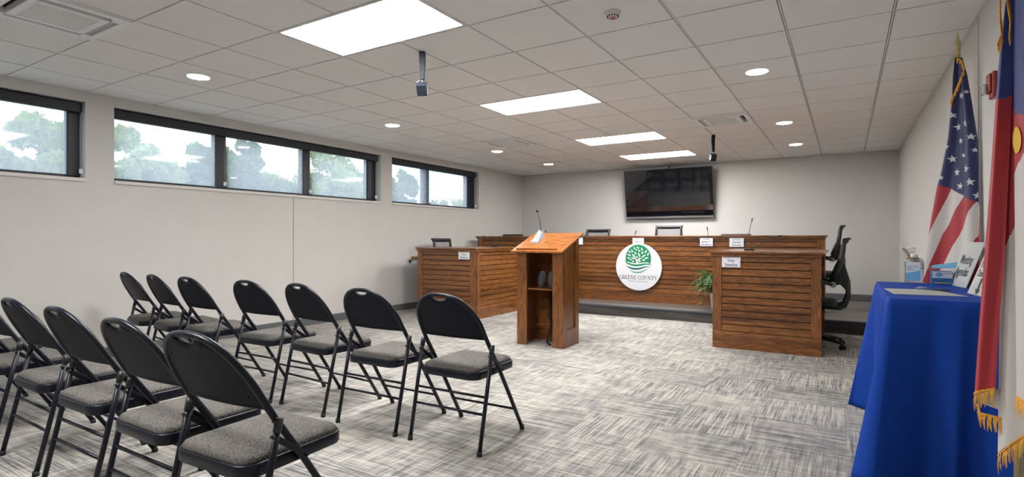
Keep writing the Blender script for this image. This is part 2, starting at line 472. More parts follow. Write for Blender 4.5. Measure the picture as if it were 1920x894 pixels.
# windows
def window(n, y0, y1, mulls, frames, jamb=.06):
    bm = B()
    fx0, fx1 = XL - 0.19, XL - 0.13
    box(bm, fx0, fx1, y0, y1, WZ0, WZ0 + .03); box(bm, fx0, fx1, y0, y1, WZ1 - .05, WZ1)
    box(bm, fx0, fx1, y0, y0 + .03, WZ0 + .03, WZ1 - .05); box(bm, fx0, fx1 + .02, y1 - jamb, y1, WZ0 + .03, WZ1 - .05)
    w = struct('window_%d' % n, bm, M_FRAME, bevel=0.003)
    for y, hw in mulls:
        bm = B(); box(bm, fx0 - .01, XL - 0.115, y - hw, y + hw, WZ0 + .03, WZ1 - .05)
        struct('mullion', bm, M_FRAME, w, bevel=0.003)
    for (a, b) in frames:      # inner sash frames
        bm = B()
        sx0, sx1 = fx0 + .005, fx1 + .008
        box(bm, sx0, sx1, a, a + .012, WZ0 + .03, WZ1 - .05); box(bm, sx0, sx1, b - .012, b, WZ0 + .03, WZ1 - .05)
        box(bm, sx0, sx1, a + .012, b - .012, WZ0 + .03, WZ0 + .042); box(bm, sx0, sx1, a + .012, b - .012, WZ1 - .08, WZ1 - .05)
        sash = struct('sash', bm, M_FRAME, w, bevel=0.002)
        bm = B(); box(bm, fx0 + .022, fx0 + .028, a + .01, b - .01, WZ0 + .04, WZ1 - .078)
        struct('glass', bm, M_GLASS, sash)
    bm = B(); box(bm, XL - 0.12, XL + 0.02, y0 - .0, y1 + .0, WZ0 - .03, WZ0 + .004)
    struct('window_sill', bm, M_SILL, w, bevel=0.004)
    return w

window(1, -1.10, 2.367, [(0.45, .04)], [(-1.07, 0.41), (0.49, 2.27)], .097)
# pane boundaries of the long window, from the posts seen in the photo
m1, m2 = 3.785, 5.012
MH = .064
window(2, 2.614, 6.342, [(m1, MH), (m2, MH)], [(2.644, m1 - MH), (m1 + MH, m2 - MH), (m2 + MH, 6.16)], .18)
window(3, 6.595, 9.069, [(7.585, .075)], [(6.625, 7.51), (7.66, 8.80)], .27)

def shade(label, y0, y1, chain_at, s0=None, s1=None):
    s = thing('roller_shade', label, 'window shade', (XL - 0.07, (y0 + y1) / 2, WZ0), 0, 'solar roller shades in the high windows')
    hy = (y1 - y0) / 2; yc = (y0 + y1) / 2
    s0 = -hy + .012 if s0 is None else s0 - yc; s1 = hy - .012 if s1 is None else s1 - yc
    bm = B(); box(bm, -0.035, 0.035, -hy, hy, WZ1 - WZ0 - .105, WZ1 - WZ0 - .012); obj('cassette', bm, M_SHADE, s, bevel=0.006)
    bm = B(); box(bm, 0.0, 0.0012, s0, s1, 0.028, WZ1 - WZ0 - .1); obj('screen', bm, M_SCREEN, s)
    bm = B(); box(bm, -0.008, 0.010, s0, s1, 0.008, 0.034)
    obj('hem_bar', bm, M_SHADE, s, bevel=0.003)
    if chain_at is not None:
        bm = B()
        cy = chain_at - (y0 + y1) / 2
        tube(bm, [(0.04, cy, .62), (0.04, cy, .09)], 0.0028, 6); tube(bm, [(0.04, cy + .018, .62), (0.04, cy + .018, .09)], 0.0028, 6)
        for k in range(10): lathe(bm, [(0.0, -.0045), (.0042, 0), (0.0001, .0045)], 0.04, cy, .12 + k * .052, 8)
        obj('bead_chain', bm, simple('chain_grey', (.30, .30, .31), .4), s)
        bm = B(); box(bm, 0.03, 0.05, cy - .006, cy + .024, .05, .095); obj('chain_tensioner', bm, M_WHITE, s, bevel=0.004)
    return s
shade('solar screen shade over the near window cut by the left edge of the picture', -1.09, 2.345, 2.335, s1=2.225)
shade('solar screen shade over the first pane of the long three-pane window', 2.62, m1, m1, s1=m1 - MH - .03)
shade('solar screen shade over the middle pane of the long three-pane window', m1 + .002, m2, m2, s0=m1 + MH, s1=m2 - MH - .03)
shade('solar screen shade over the last pane of the long three-pane window', m2 + .002, 6.32, 6.26, s0=m2 + MH, s1=6.10)
shade('solar screen shade covering the far small window near the back corner', 6.605, 9.03, 8.99, s1=8.76)

# ------------------------------------------------------------------ ceiling fixtures
def panel_light(j, label):
    x0, x1 = GX, GX + 2 * GP; y0, y1 = GY + GP * j, GY + GP * (j + 1)
    t = thing('ceiling_light', label, 'ceiling light', ((x0 + x1) / 2, (y0 + y1) / 2, H), 0, 'flat panel lights down the middle of the ceiling')
    hx, hy = (x1 - x0) / 2 - .006, (y1 - y0) / 2 - .006
    bm = B()
    fw = 0.022
    box(bm, -hx, hx, -hy, -hy + fw, -.002, .025); box(bm, -hx, hx, hy - fw, hy, -.002, .025)
    box(bm, -hx, -hx + fw, -hy + fw, hy - fw, -.002, .025); box(bm, hx - fw, hx, -hy + fw, hy - fw, -.002, .025)
    obj('frame', bm, M_WHITE, t, bevel=.002)
    bm = B(); box(bm, -hx + fw, hx - fw, -hy + fw, hy - fw, .002, .01); obj('diffuser', bm, M_LAMP, t)
panel_light(1, 'nearest and largest-looking white panel light cut by the top edge')
panel_light(5, 'second white panel light counted from the camera')
panel_light(9, 'third white panel light, second nearest the television wall')
panel_light(12, 'farthest white panel light just before the television')
panel_light(-3, 'white panel light in the ceiling behind the camera')

def downlight(i, j, label, src=[None]):
    x, y = GX + GP * (i + .5), GY + GP * (j + .5)
    if src[0] is None:
        t = thing('recessed_downlight', label, 'ceiling light', (x, y, H), 0, 'round recessed downlights')
        bm = B(); lathe(bm, [(.088, -.001), (.095, -.004), (.100, -.0035), (.102, .002), (.088, .004)], seg=32); 
        obj('trim_ring', bm, M_WHITE, t, smooth=True)
        bm = B(); lathe(bm, [(.087, -.0035), (.087, .001)], seg=32); obj('lens', bm, M_SPOT, t)
        src[0] = t
    else:
        t = dup(src[0], (x, y, H), 0, label)
    return t
downlight(-3, 1, 'round recessed downlight nearest the camera on the window side')
downlight(-3, 5, 'second round downlight from the camera on the window side')
downlight(-3, 9, 'third round downlight on the window side near the ceiling air vent')
downlight(-3, 12, 'farthest round downlight on the window side')
downlight(4, 1, 'round recessed downlight on the right side just above the top edge of the picture')
downlight(4, 5, 'nearest visible round downlight on the right side of the ceiling')
downlight(4, 9, 'middle round downlight on the right side of the ceiling')
downlight(4, 12, 'farthest round downlight on the right side near the back wall')

def cassette(i, j, label, src=[None]):
    x, y = GX + GP * (i + .5), GY + GP * (j + .5)
    if src[0]:
        return dup(src[0], (x, y, H), 0, label)
    t = thing('air_conditioner_cassette', label, 'ceiling vent', (x, y, H), 0, 'four-way air conditioner cassettes in the ceiling')
    h = GP / 2 - .004
    bm = B()
    w0, w1 = .045, .095      # slot ring between w0 and w1 from the edge
    # outer rim
    for (a, b, c, d) in ((-h, h, -h, -h + w0), (-h, h, h - w0, h), (-h, -h + w0, -h + w0, h - w0), (h - w0, h, -h + w0, h - w0)):
        box(bm, a, b, c, d, -.022, .02)
    # corner blocks
    for sx in (-1, 1):
        for sy in (-1, 1):
            x0, x1 = sorted((sx * (h - w0), sx * (h - w1))); y0, y1 = sorted((sy * (h - w0), sy * (h - w1)))
            box(bm, x0, x1, y0, y1, -.022, .02)
    # inner ring
    g = h - w1; gi = g - .045
    for (a, b, c, d) in ((-g, g, -g, -gi), (-g, g, gi, g), (-g, -gi, -gi, gi), (gi, g, -gi, gi)):
        box(bm, a, b, c, d, -.024, .02)
    obj('panel', bm, simple('cassette_white', (.82, .82, .83), .45), t, bevel=.003)
    bm = B(); box(bm, -h + .01, h - .01, -h + .01, h - .01, .021, .03); obj('air_duct', bm, M_DARK, t)
    for a in range(4):
        bm = B()
        L = g - .012
        z0, z1 = (-.010, -.020) if a in (2, 3) else (.012, .004)
        slab(bm, [(-L, -h + w0 + .004, z0), (L, -h + w0 + .004, z0), (L, -h + w1 - (.038 if a in (0, 1) else .004), z1), (-L, -h + w1 - (.038 if a in (0, 1) else .004), z1)], (0, 0, .003))
        bmesh.ops.rotate(bm, verts=bm.verts, cent=(0, 0, 0), matrix=Matrix.Rotation(a * PI / 2, 3, 'Z'))
        obj('louver', bm, simple('louver_grey', (.42, .42, .43), .5), t)
    bm = B()
    n = 19
    for k in range(n):
        x = -gi + (k + .5) * 2 * gi / n
        box(bm, x - .0055, x + .0055, -gi, gi, -.020, -.016)
    for yb in (-gi / 3, gi / 3): box(bm, -gi, gi, yb - .002, yb + .002, -.016, -.008)
    gr = obj('intake_grille', bm, simple('grille_white', (.82, .82, .82), .5), t)
    bm = B(); box(bm, -gi, gi, -gi, gi, -.004, .02); obj('filter', bm, simple('filter_grey', (.02, .02, .02), .9), gr)
    src[0] = t
    return t
cassette(-2, -1, 'large air conditioner cassette cut by the top left corner of the picture')
cassette(3, 8, 'air conditioner cassette right of the panel lights near the hanging camera')
cassette(-2, 8, 'air conditioner cassette left of the panel lights')

t = thing('smoke_detector', 'round white smoke detector with a red sensor, between tile lines at the top', 'smoke detector', (GX + GP * 3.5, GY + GP * 2.5, H))
bm = B(); lathe(bm, [(.022, -.034), (.036, -.028), (.045, -.016), (.052, -.006), (.053, 0)]); obj('housing', bm, simple('det_grey', (.62, .62, .60), .5), t, smooth=True)
bm = B(); lathe(bm, [(.006, -.050), (.014, -.046), (.019, -.034), (.018, -.028)]); obj('sensor_dome', bm, simple('red_sensor', (.55, .17, .17), .35), t, smooth=True)
bm = B()
for k in range(14):
    a = 2 * PI * k / 14
    v0 = box(bm, .030, .038, -.003, .003, -.0325, -.0235)
    bmesh.ops.rotate(bm, verts=v0, cent=(0, 0, 0), matrix=Matrix.Rotation(a, 3, 'Z'))
obj('vent_slots', bm, M_DARK, t)

def ceiling_cam(x, y, drop, label, yaw):
    t = thing('ceiling_camera', label, 'camera', (x, y, H), yaw, 'small dark cameras hanging from the ceiling')
    bm = B(); box(bm, -.022, .022, -.016, .016, -.006, .0); obj('mounting_plate', bm, M_BLK, t, bevel=.002)
    bm = B()
    loft(bm, [[(sx * w, sy * .014 + oy, z) for sx, sy in ((-1, -1), (1, -1), (1, 1), (-1, 1))] for z, w, oy in ((-.005, .024, 0), (-drop * .35, .023, .008), (-drop * .7, .018, .003), (-drop, .016, 0))], smooth=False)
    obj('arm', bm, simple('slate_arm', (.010, .013, .022), .6, spec=.2), t, bevel=.002)
    bm = B(); tube(bm, [(0, 0, -drop + .005), (0, 0, -drop - .03)], .007, 8)
    tube(bm, [(-.012, 0, -drop + .0), (-.05, .01, -drop - .02), (-.052, .02, -drop - .05), (-.03, .03, -drop - .065)], .0025, 6)
    obj('swivel', bm, M_STEEL, t)
    bm = B()
    box(bm, -.040, .040, -.034, .034, -.055, .035)
    bmesh.ops.rotate(bm, verts=bm.verts, cent=(0, 0, 0), matrix=Matrix.Rotation(math.radians(38), 3, 'X'))
    bmesh.ops.translate(bm, verts=bm.verts, vec=(0.0, .0, -drop - .062))
    obj('body', bm, simple('slate_body', (.014, .018, .028), .4), t, bevel=.006)
    return t
ceiling_cam(-2.789, 3.225, .215, 'dark camera on an arm hanging near the largest panel light', math.radians(30))
ceiling_cam(-1.575, 7.93, .24, 'dark camera on an arm hanging above the right end of the dais', math.radians(30))

# fire alarm on the right wall
t = thing('fire_alarm', 'red wall fire alarm strobe between the two flags', 'fire alarm', (XR, 4.14, 2.085))
bm = B()
box(bm, -.022, 0, -.052, .052, -.074, .074)
box(bm, -.036, -.022, -.040, .040, -.045, .066)
obj('housing', bm, simple('alarm_red', (.30, .018, .016), .35), t, bevel=.008)
bm = B(); box(bm, -.062, -.036, -.008, .046, -.045, .012); obj('strobe_lens', bm, simple('strobe', (.55, .55, .56), .15, metal=.6), t, bevel=.008)
text('lettering', 'FIRE', .032, frame_mtx((-.0365, -.022, .012), (0, 0, -1), (0, 1, 0)) @ Matrix.Rotation(0, 4, 'Z'), simple('alarm_text', (.65, .45, .42), .5), t, ext=.0004)

# television
t = thing('television', 'large dark wall-mounted television tilted over the dais', 'television', (-2.965, YB - .075, 1.605))
TW, TH = 1.70, .93
tilt = math.atan2(.165, TH)
Mt = Matrix.Rotation(tilt, 4, 'X')
def tv(name, b, m, **k):
    b.transform(Mt); return obj(name, b, m, t, **k)
bm = B(); box(bm, -TW / 2, TW / 2, -.03, .02, 0.035, TH + .03); tv('casing', bm, simple('tv_casing', (.02, .02, .022), .3), bevel=.004)
bm = B(); box(bm, -TW / 2 + .006, TW / 2 - .006, -.032, -.0301, 0.05, TH + .022); tv('screen', bm, simple('tv_glass', (.004, .0045, .007), .04, spec=0.9))
bm = B(); box(bm, -TW / 2, TW / 2, -.034, .015, 0.0, .032); tv('bottom_bezel', bm, simple('bezel_grey', (.16, .16, .165), .35), bevel=.003)
bm = B(); box(bm, -.02, .02, -.0355, -.034, .018, .026); tv('logo_light', bm, simple('tv_led', (.6, .08, .08), .4))
bm = B(); box(bm, -.3, .3, .02, .0745, .2, .32); box(bm, -.3, .3, -.09, .0745, .6, .66); obj('wall_bracket', bm, M_BLK, t)
bm = B(); tube(bm, [(.03, -.10, TH), (.03, -.08, TH + .08)], .012, 8); obj('camera_stub', bm, M_BLK, t)

# ------------------------------------------------------------------ plank-faced desks
def face(bm, L, z0, z1, base, stile, pitch, ends=(True, True)):
    """front face in local x (0..L), y=0 is the face, going back +y.  mi 0 boards, 1 uprights, 2 groove"""
    box(bm, 0, L, .022, .04, z0, z1, 2)
    box(bm, 0, L, 0, .03, z0, z0 + base, 0)                       # wide bottom board
    xa = stile if ends[0] else 0; xb = L - (stile if ends[1] else 0)
    if ends[0]: box(bm, 0, stile, 0, .03, z0 + base + .001, z1, 1)
    if ends[1]: box(bm, L - stile, L, 0, .03, z0 + base + .001, z1, 1)
    z = z0 + base + .004
    while z < z1 - .02:
        e = min(z + pitch - .006, z1)
        hexa(bm, [(xa + .001, .008, z + .003), (xb - .001, .008, z + .003), (xb - .001, .026, z - .001), (xa + .001, .026, z - .001),
                  (xa + .001, .008, e - .003), (xb - .001, .008, e - .003), (xb - .001, .026, e + .001), (xa + .001, .026, e + .001)], 0)
        z += pitch

def place(bm, rz, loc):
    bm.transform(Matrix.Translation(loc) @ Matrix.Rotation(rz, 4, 'Z'))

PIT = .0757
# dais desk
DX0, DX1, DY, DZ = -6.13, -.25, 8.72, 1.245
dais = thing('dais_desk', 'long raised stained-oak dais desk with planked front standing on the stage', 'desk', (DX0, DY, ST))
L = DX1 - DX0
bm = B(); face(bm, L, 0, DZ - ST - .03, .155, .095, PIT); obj('front_panel', bm, [WX, WV, M_GROOVE], dais)
for x in (0, L - .03):
    bm = B(); box(bm, x, x + .03, .042, .36, 0, DZ - ST - .03); obj('side_panel', bm, WV, dais)
bm = B(); box(bm, -.03, L + .03, -.035, .34, DZ - ST - .024, DZ - ST); obj('desktop', bm, WTX, dais, bevel=.005)
bm = B(); box(bm, -.012, L + .012, -.016, .0, DZ - ST - .055, DZ - ST - .025); obj('trim_molding', bm, WX, dais, bevel=.004)
bm = B(); box(bm, .03, L - .03, .05, .37, DZ - ST - .36, DZ - ST - .33); obj('work_surface', bm, WTX, dais, bevel=.004)

def side_desk(name, label, x_front, y0, length, width, sgn):
    """long planked face at x_front looking to the room's centre line; sgn=+1: the desk body lies at larger x"""
    t = thing(name, label, 'desk', (x_front, y0, 0))
    ht = 1.06
    bm = B(); face(bm, width, 0, ht - .03, .185, .092, PIT)
    if sgn < 0: place(bm, 0, (-width, 0, 0))
    obj('end_panel', bm, [WX, WV, M_GROOVE], t)
    bm = B(); face(bm, length - .045, 0, ht - .03, .185, .092, PIT)
    if sgn < 0: place(bm, PI / 2, (0, .0405, 0))
    else: place(bm, -PI / 2, (0, length, 0))
    obj('front_panel', bm, [WY, WV, M_GROOVE], t)
    bm = B(); box(bm, *sorted((sgn * .045, sgn * (width - .02))), length - .03, length, 0, ht - .03); obj('far_panel', bm, WX, t)
    bm = B(); box(bm, *sorted((-sgn * .03, sgn * (width + .028))), -.035, length + .0, ht - .024, ht); obj('desktop', bm, WTY, t, bevel=.005)
    bm = B()
    box(bm, *sorted((-sgn * .012, sgn * (width + .01))), -.016, -.0005, ht - .058, ht - .025)
    box(bm, *sorted((-sgn * .016, -sgn * .0005)), .0, length - .01, ht - .058, ht - .025)
    obj('trim_molding', bm, WX, t, bevel=.004)
    return t
side_desk('side_desk', 'lower stained-oak side desk on the left, by the window wall', -4.655, 6.564, 1.42, 1.11, -1)
side_desk('side_desk', 'lower stained-oak side desk on the right, in front of the fern', -1.262, 6.315, 1.68, 1.05, 1)

# name cards
SER = {'G': 1}
def name_card(x, y, z, w, h, lines, label, tilt=0.0):
    t = thing('name_card', label, 'name card', (x, y, z), 0, 'white name cards taped to the desks')
    bm = B(); box(bm, -w / 2, w / 2, -.0025, 0, -h / 2, h / 2); obj('card', bm, M_CARD, t)
    for body, sz, zz, sx in lines:
        text('lettering', body, sz, frame_mtx((0, -.0030, zz), (1, 0, 0), (0, 0, 1)), M_INK, t, sx=sx, ext=.0003, off=.0003)
    return t
yf = DY - .019
name_card(-4.86, 6.564 - .002, .958, .205, .135, [('County Manager', .026, .045, .9), ('Kyle', .040, .004, 1), ('DeHaven', .040, -.042, 1)], 'white name card near the top of the left side desk')
name_card(-1.068, 6.315 - .002, .953, .190, .132, [('County Attorney', .026, .046, .88), ('Gay', .044, .008, 1.05), ('Stanley', .044, -.040, 1.05)], 'white name card near the top of the right side desk')
name_card(-4.66, yf, 1.15, .19, .122, [('Commissioner', .024, .042, .9)], 'white name card on the dais left of the podium top')
name_card(-3.985, yf, 1.155, .19, .122, [('Commissioner', .024, .042, .9)], 'white name card on the dais half hidden by the right edge of the podium')
name_card(-2.905, yf, 1.148, .19, .124, [('Chairman', .024, .044, .9), ('Bennie', .038, .002, 1), ('Heath', .038, -.040, 1)], 'white name card on the dais directly above the round logo sign')
name_card(-1.83, yf, 1.145, .19, .124, [('Vice Chair', .024, .044, .9), ('James T.', .038, .006, 1), ('Shackleford', .036, -.038, .95)], 'white name card on the dais between the logo sign and the right side desk')
name_card(-1.395, yf, 1.14, .20, .13, [('Commissioner', .024, .046, .9), ('Derek', .040, .004, 1.05), ('Burress', .040, -.040, 1.05)], 'white name card on the dais just above the right side desk top')

# ------------------------------------------------------------------ round logo sign
sg = thing('logo_sign', 'round white county sign with a green tree emblem on the dais front', 'sign', (-2.895, yf + .001, .735))
R = .385
bm = B(); lathe(bm, [(R - .004, -.0), (R, .004), (R, .020), (R - .004, .024)], seg=72)
bm.transform(Matrix.Rotation(PI / 2, 4, 'X')); obj('disc', bm, simple('sign_white', (.70, .72, .77), .4), sg)
GREEN = simple('emblem_green', (.0, .21, .085), .5); TEAL = simple('emblem_teal', (.0, .12, .12), .5); PALE = simple('emblem_pale', (.17, .36, .25), .5)
SWHITE = MATS['sign_white']
def flat(bm, pts, y, mi=0):
    f = bm.faces.new([bm.verts.new((p[0] * R, y, p[1] * R)) for p in pts]); f.material_index = mi
def px(p): return ((p[0] - 525) / 398.0, -(p[1] - 464) / 366.0)     # emblem drawing coordinates -> sign radius units
# green dome: circle clipped by a wave
pts = []
for k in range(41):
    a = math.radians(-28 + 236 * k / 40)
    pts.append((523 + 221 * math.cos(a), 330 - 213 * math.sin(a)))
# lower edge left -> right
low = [(330, 378), (365, 392), (410, 402), (460, 406), (510, 405), (560, 400), (610, 393), (660, 390), (700, 392)]
dome = [px(p) for p in pts] + [px(p) for p in low]
bm = B(); flat(bm, dome, -.0250); em = obj('tree_emblem', bm, GREEN, sg)
def leafshape(bm, tip, tail, w, y):
    tip = Vector(px(tip)); tail = Vector(px(tail)); d = tip - tail; n = Vector((-d.y, d.x)).normalized() * w
    P = []
    for k in range(9):
        s = k / 8; P.append(tail + d * s + n * math.sin(PI * s ** .8))
    for k in range(7, 0, -1):
        s = k / 8; P.append(tail + d * s - n * math.sin(PI * s ** .8) * .8)
    flat(bm, [(q.x, q.y) for q in P], y)
leaves = [((492, 145), (540, 178)), ((455, 150), (458, 192)), ((585, 158), (590, 215)), ((487, 180), (490, 212)), ((515, 195), (560, 228)), ((345, 210), (396, 245)), ((392, 188), (438, 238)),
          ((455, 225), (490, 272)), ((617, 222), (578, 264)), ((675, 196), (638, 250)), ((708, 236), (680, 288)), ((326, 262), (396, 292)), ((405, 258), (478, 312)), ((520, 235), (556, 308)),
          ((660, 268), (585, 312)), ((325, 325), (384, 326)), ((400, 310), (455, 345)), ((512, 290), (490, 332)), ((708, 320), (628, 330)), ((370, 348), (412, 352)), ((655, 350), (588, 362)), ((412, 378), (452, 376)), ((578, 376), (520, 378))]
bm = B()
for tip, tail in leaves: leafshape(bm, tip, tail, .034, -.0256)
def stroke(bm, pts, ws, y):
    P = [Vector(px(p)) for p in pts]; Lf = []; Rt = []
    for i, p in enumerate(P):
        d = (P[min(i + 1, len(P) - 1)] - P[max(i - 1, 0)]); n = Vector((-d.y, d.x)).normalized() * ws[i]
        Lf.append(p + n); Rt.append(p - n)
    for i in range(len(P) - 1):
        flat(bm, [tuple(Lf[i]), tuple(Lf[i + 1]), tuple(Rt[i + 1]), tuple(Rt[i])], y)
stroke(bm, [(508, 408), (498, 372), (480, 346), (455, 318), (440, 300)], [.045, .035, .022, .014, .008], -.0257)
stroke(bm, [(495, 365), (520, 348), (545, 330), (552, 300)], [.03, .022, .015, .008], -.0257)
stroke(bm, [(498, 362), (540, 350), (580, 325), (610, 305)], [.025, .02, .014, .008], -.0257)
obj('leaves', bm, SWHITE, em)
def wave(name, top, bot, mat):
    bm = B()
    for i in range(len(top) - 1):
        flat(bm, [px(top[i]), px(top[i + 1]), px(bot[i + 1]), px(bot[i])], -.0254)
    obj(name, bm, mat, sg)
wave('wave', [(265, 340), (300, 378), (350, 402), (410, 420), (480, 426), (560, 418), (640, 406), (700, 408), (770, 442)],
     [(265, 341), (310, 402), (360, 432), (420, 450), (480, 456), (560, 448), (640, 430), (700, 424), (770, 443)], GREEN)
wave('wave', [(298, 430), (340, 456), (400, 474), (470, 482), (540, 476), (610, 460), (680, 450), (740, 456)],
     [(298, 431), (350, 480), (410, 504), (480, 512), (550, 502), (620, 478), (680, 462), (740, 457)], TEAL)
wave('wave', [(360, 514), (420, 532), (490, 540), (560, 532), (630, 508), (705, 476)],
     [(360, 515), (430, 554), (500, 564), (570, 556), (640, 522), (705, 477)], PALE)
# serif capitals drawn as strokes: (width, [(x0,y0,x1,y1,thick)...], arcs)
def serif_word(bm, word, x0, x1, zc, h, y):
    T, t = .18, .085
    glyph = {
        'G': (.95, [('arc', .48, .5, .44, .47, 40, 335, T), ('v', .82, .05, .42, T), ('h', .62, .95, .42, t)]),
        'R': (.85, [('v', .16, 0, 1, T), ('h', 0, .34, .02, t), ('h', 0, .45, .98, t), ('arc', .42, .74, .27, .25, -90, 90, T), ('h', .2, .45, .49, t), ('d', .42, .5, .82, .02, T), ('h', .72, .95, .02, t)]),
        'E': (.75, [('v', .16, 0, 1, T), ('h', 0, .70, .98, t), ('h', 0, .72, .02, t), ('h', .2, .52, .51, t), ('v', .69, .80, 1, t), ('v', .71, 0, .2, t), ('v', .52, .42, .6, t)]),
        'N': (.98, [('v', .16, 0, 1, t), ('h', 0, .32, .02, t), ('h', 0, .24, .98, t), ('d', .14, .98, .80, .02, T), ('v', .80, 0, 1, t), ('h', .66, .95, .98, t)]),
        'C': (.85, [('arc', .46, .5, .42, .47, 45, 315, T), ('v', .78, .74, .95, t), ('v', .79, .05, .22, t)]),
        'O': (.98, [('arc', .49, .5, .42, .47, 0, 360, T)]),
        'U': (.95, [('v', .18, .3, 1, T), ('h', 0, .36, .98, t), ('arc', .48, .32, .30, .30, 180, 360, .1), ('v', .78, .3, 1, t), ('h', .65, .93, .98, t)]),
        'T': (.82, [('v', .41, 0, 1, T), ('h', .02, .80, .97, t), ('v', .03, .78, 1, t), ('v', .79, .78, 1, t), ('h', .25, .57, .02, t)]),
        'Y': (.88, [('v', .44, 0, .48, T), ('d', .10, .98, .44, .45, T), ('d', .78, .98, .44, .45, t), ('h', 0, .26, .98, t), ('h', .64, .9, .98, t), ('h', .28, .6, .02, t)]),
        ' ': (.30, [])}
    tot = sum(glyph[c][0] + .10 for c in word)
    sc = (x1 - x0) / tot
    cx = x0
    def quad(a, b, w):
        d = Vector((b[0] - a[0], b[1] - a[1])); n = Vector((-d.y, d.x)).normalized() * w / 2
        P = [(a[0] + n.x, a[1] + n.y), (b[0] + n.x, b[1] + n.y), (b[0] - n.x, b[1] - n.y), (a[0] - n.x, a[1] - n.y)]
        f = bm.faces.new([bm.verts.new((cx + p[0] * sc, y, zc + (p[1] - .5) * h)) for p in P])
    for c in word:
        for s in glyph[c][1]:
            if s[0] == 'v': quad((s[1], s[2]), (s[1], s[3]), s[4])
            elif s[0] == 'h': quad((s[1], s[3]), (s[2], s[3]), s[4])
            elif s[0] == 'd': quad((s[1], s[2]), (s[3], s[4]), s[5])
            else:
                _, ax, ay, rx, ry, a0, a1, w = s
                n = 14
                for k in range(n):
                    p = math.radians(a0 + (a1 - a0) * k / n); q = math.radians(a0 + (a1 - a0) * (k + 1) / n)
                    ww = w * (.45 + .55 * abs(math.cos((p + q) / 2)))
                    quad((ax + rx * math.cos(p), ay + ry * math.sin(p)), (ax + rx * math.cos(q), ay + ry * math.sin(q)), ww)
        cx += (glyph[c][0] + .10) * sc
bm = B(); serif_word(bm, 'GREENE COUNTY', -.325, .315, -.172, .062, -.0255)
obj('lettering', bm, simple('sign_slate', (.05, .085, .10), .5), sg)
text('lettering', 'NORTH CAROLINA', .034, frame_mtx((.0, -.0252, -.236), (1, 0, 0), (0, 0, 1)), simple('sign_grey_green', (.14, .19, .19), .5), sg, space=1.2, ext=.0003, sx=.95)

# ------------------------------------------------------------------ podium
pd = thing('podium', 'stained-oak podium with slanted top and open shelf in front of the dais', 'podium', (-2.91, 5.33, 0))
hw, dp = .29, .415
def podium_top_z(y): return 1.062 + (y + .08) * (.205 / .55)
for s in (-1, 1):
    bm = B(); a, b = sorted((s * hw, s * (hw - .127)))
    hexa(bm, [(a, 0, 0), (b, 0, 0), (b, .03, 0), (a, .03, 0), (a, 0, podium_top_z(0) - .025), (b, 0, podium_top_z(0) - .025), (b, .03, podium_top_z(.03) - .025), (a, .03, podium_top_z(.03) - .025)])
    obj('front_stile', bm, WV, pd, bevel=.002)
    # side frame and panel
    bm = B(); xo, xi = s * hw, s * (hw - .022); xr = s * (hw - .014)
    def pl(x0, x1, y0, y1, z0, z1=None):
        x0, x1 = sorted((x0, x1))
        ta = podium_top_z(y0) - .025 if z1 is None else z1; tb = podium_top_z(y1) - .025 if z1 is None else z1
        hexa(bm, [(x0, y0, z0), (x1, y0, z0), (x1, y1, z0), (x0, y1, z0), (x0, y0, ta), (x1, y0, ta), (x1, y1, tb), (x0, y1, tb)])
    pl(xo, xi, .031, .10, 0); pl(xo, xi, .325, dp, 0); pl(xo, xi, .10, .325, 0, .19)
    def slat(y0, y1): pl(xr, xi, y0, y1, .19)
    for k in range(3): slat(.103 + k * .055, .103 + (k + 1) * .055 - .005)
    slat(.268, .322)
    pl(s * (hw - .021), s * (hw - .028), .04, dp, .0)
    obj('side_panel', bm, WV, pd)
bm = B(); hexa(bm, [(-hw + .03, dp - .02, 0), (hw - .03, dp - .02, 0), (hw - .03, dp, 0), (-hw + .03, dp, 0), (-hw + .03, dp - .02, 1.2), (hw - .03, dp - .02, 1.2), (hw - .03, dp, 1.21), (-hw + .03, dp, 1.21)])
obj('back_panel', bm, WV, pd)
bm = B(); box(bm, -hw + .03, hw - .03, .035, dp - .022, .622, .640); obj('shelf', bm, WTX, pd, bevel=.002)
bm = B(); box(bm, -hw + .03, hw - .03, dp - .035, dp - .021, .0, .19); obj('kick_board', bm, WX, pd)
bm = B()
slab(bm, [(-.325, -.08, 1.040), (.325, -.08, 1.040), (.325, .47, 1.245), (-.325, .47, 1.245)], (0, 0, .022)); obj('slanted_top', bm, WPOD, pd, bevel=.004)
bm = B()
n = Vector((0, -.205, .55)).normalized() * .016
slab(bm, [(-.27, -.045, 1.0755), (.24, -.045, 1.0755), (.24, -.027, 1.0822), (-.27, -.027, 1.0822)], n); obj('paper_ledge', bm, WPOD, pd, bevel=.002)

# podium microphone
pm = thing('microphone', 'silver desk microphone with thin black neck on the podium top', 'microphone', (-3.06, 5.57, 1.182))
def slope(y): return y * (.205 / .55)
bm = B()
L0 = [(-.055, -.10), (.055, -.10), (.045, .085), (-.045, .085)]
loft(bm, [[(x, y, slope(y) + .0) for x, y in L0], [(x * .97, y * .97, slope(y) + .014) for x, y in L0], [(x * .55, y * .62 + .015, slope(y) + .055 + .035 * (y > 0)) for x, y in L0]], smooth=False)
obj('base', bm, simple('silver_plastic', (.33, .37, .41), .25, metal=.3), pm, bevel=.004)
bm = B()
for sx in (-1, 1): lathe(bm, [(.0, 0), (.013, .001), (.011, .005)], sx * .024, -.078, slope(-.078) + .017, 12)
obj('button', bm, simple('button_white', (.8, .8, .8), .3), pm)
bm = B(); tube(bm, [(.02, .05, .10), (.008, .055, .14), (.0, .055, .20), (-.012, .05, .26), (-.026, .04, .325)], [.0065, .0055, .005, .0042, .004], 8); obj('gooseneck', bm, M_BLK, pm)
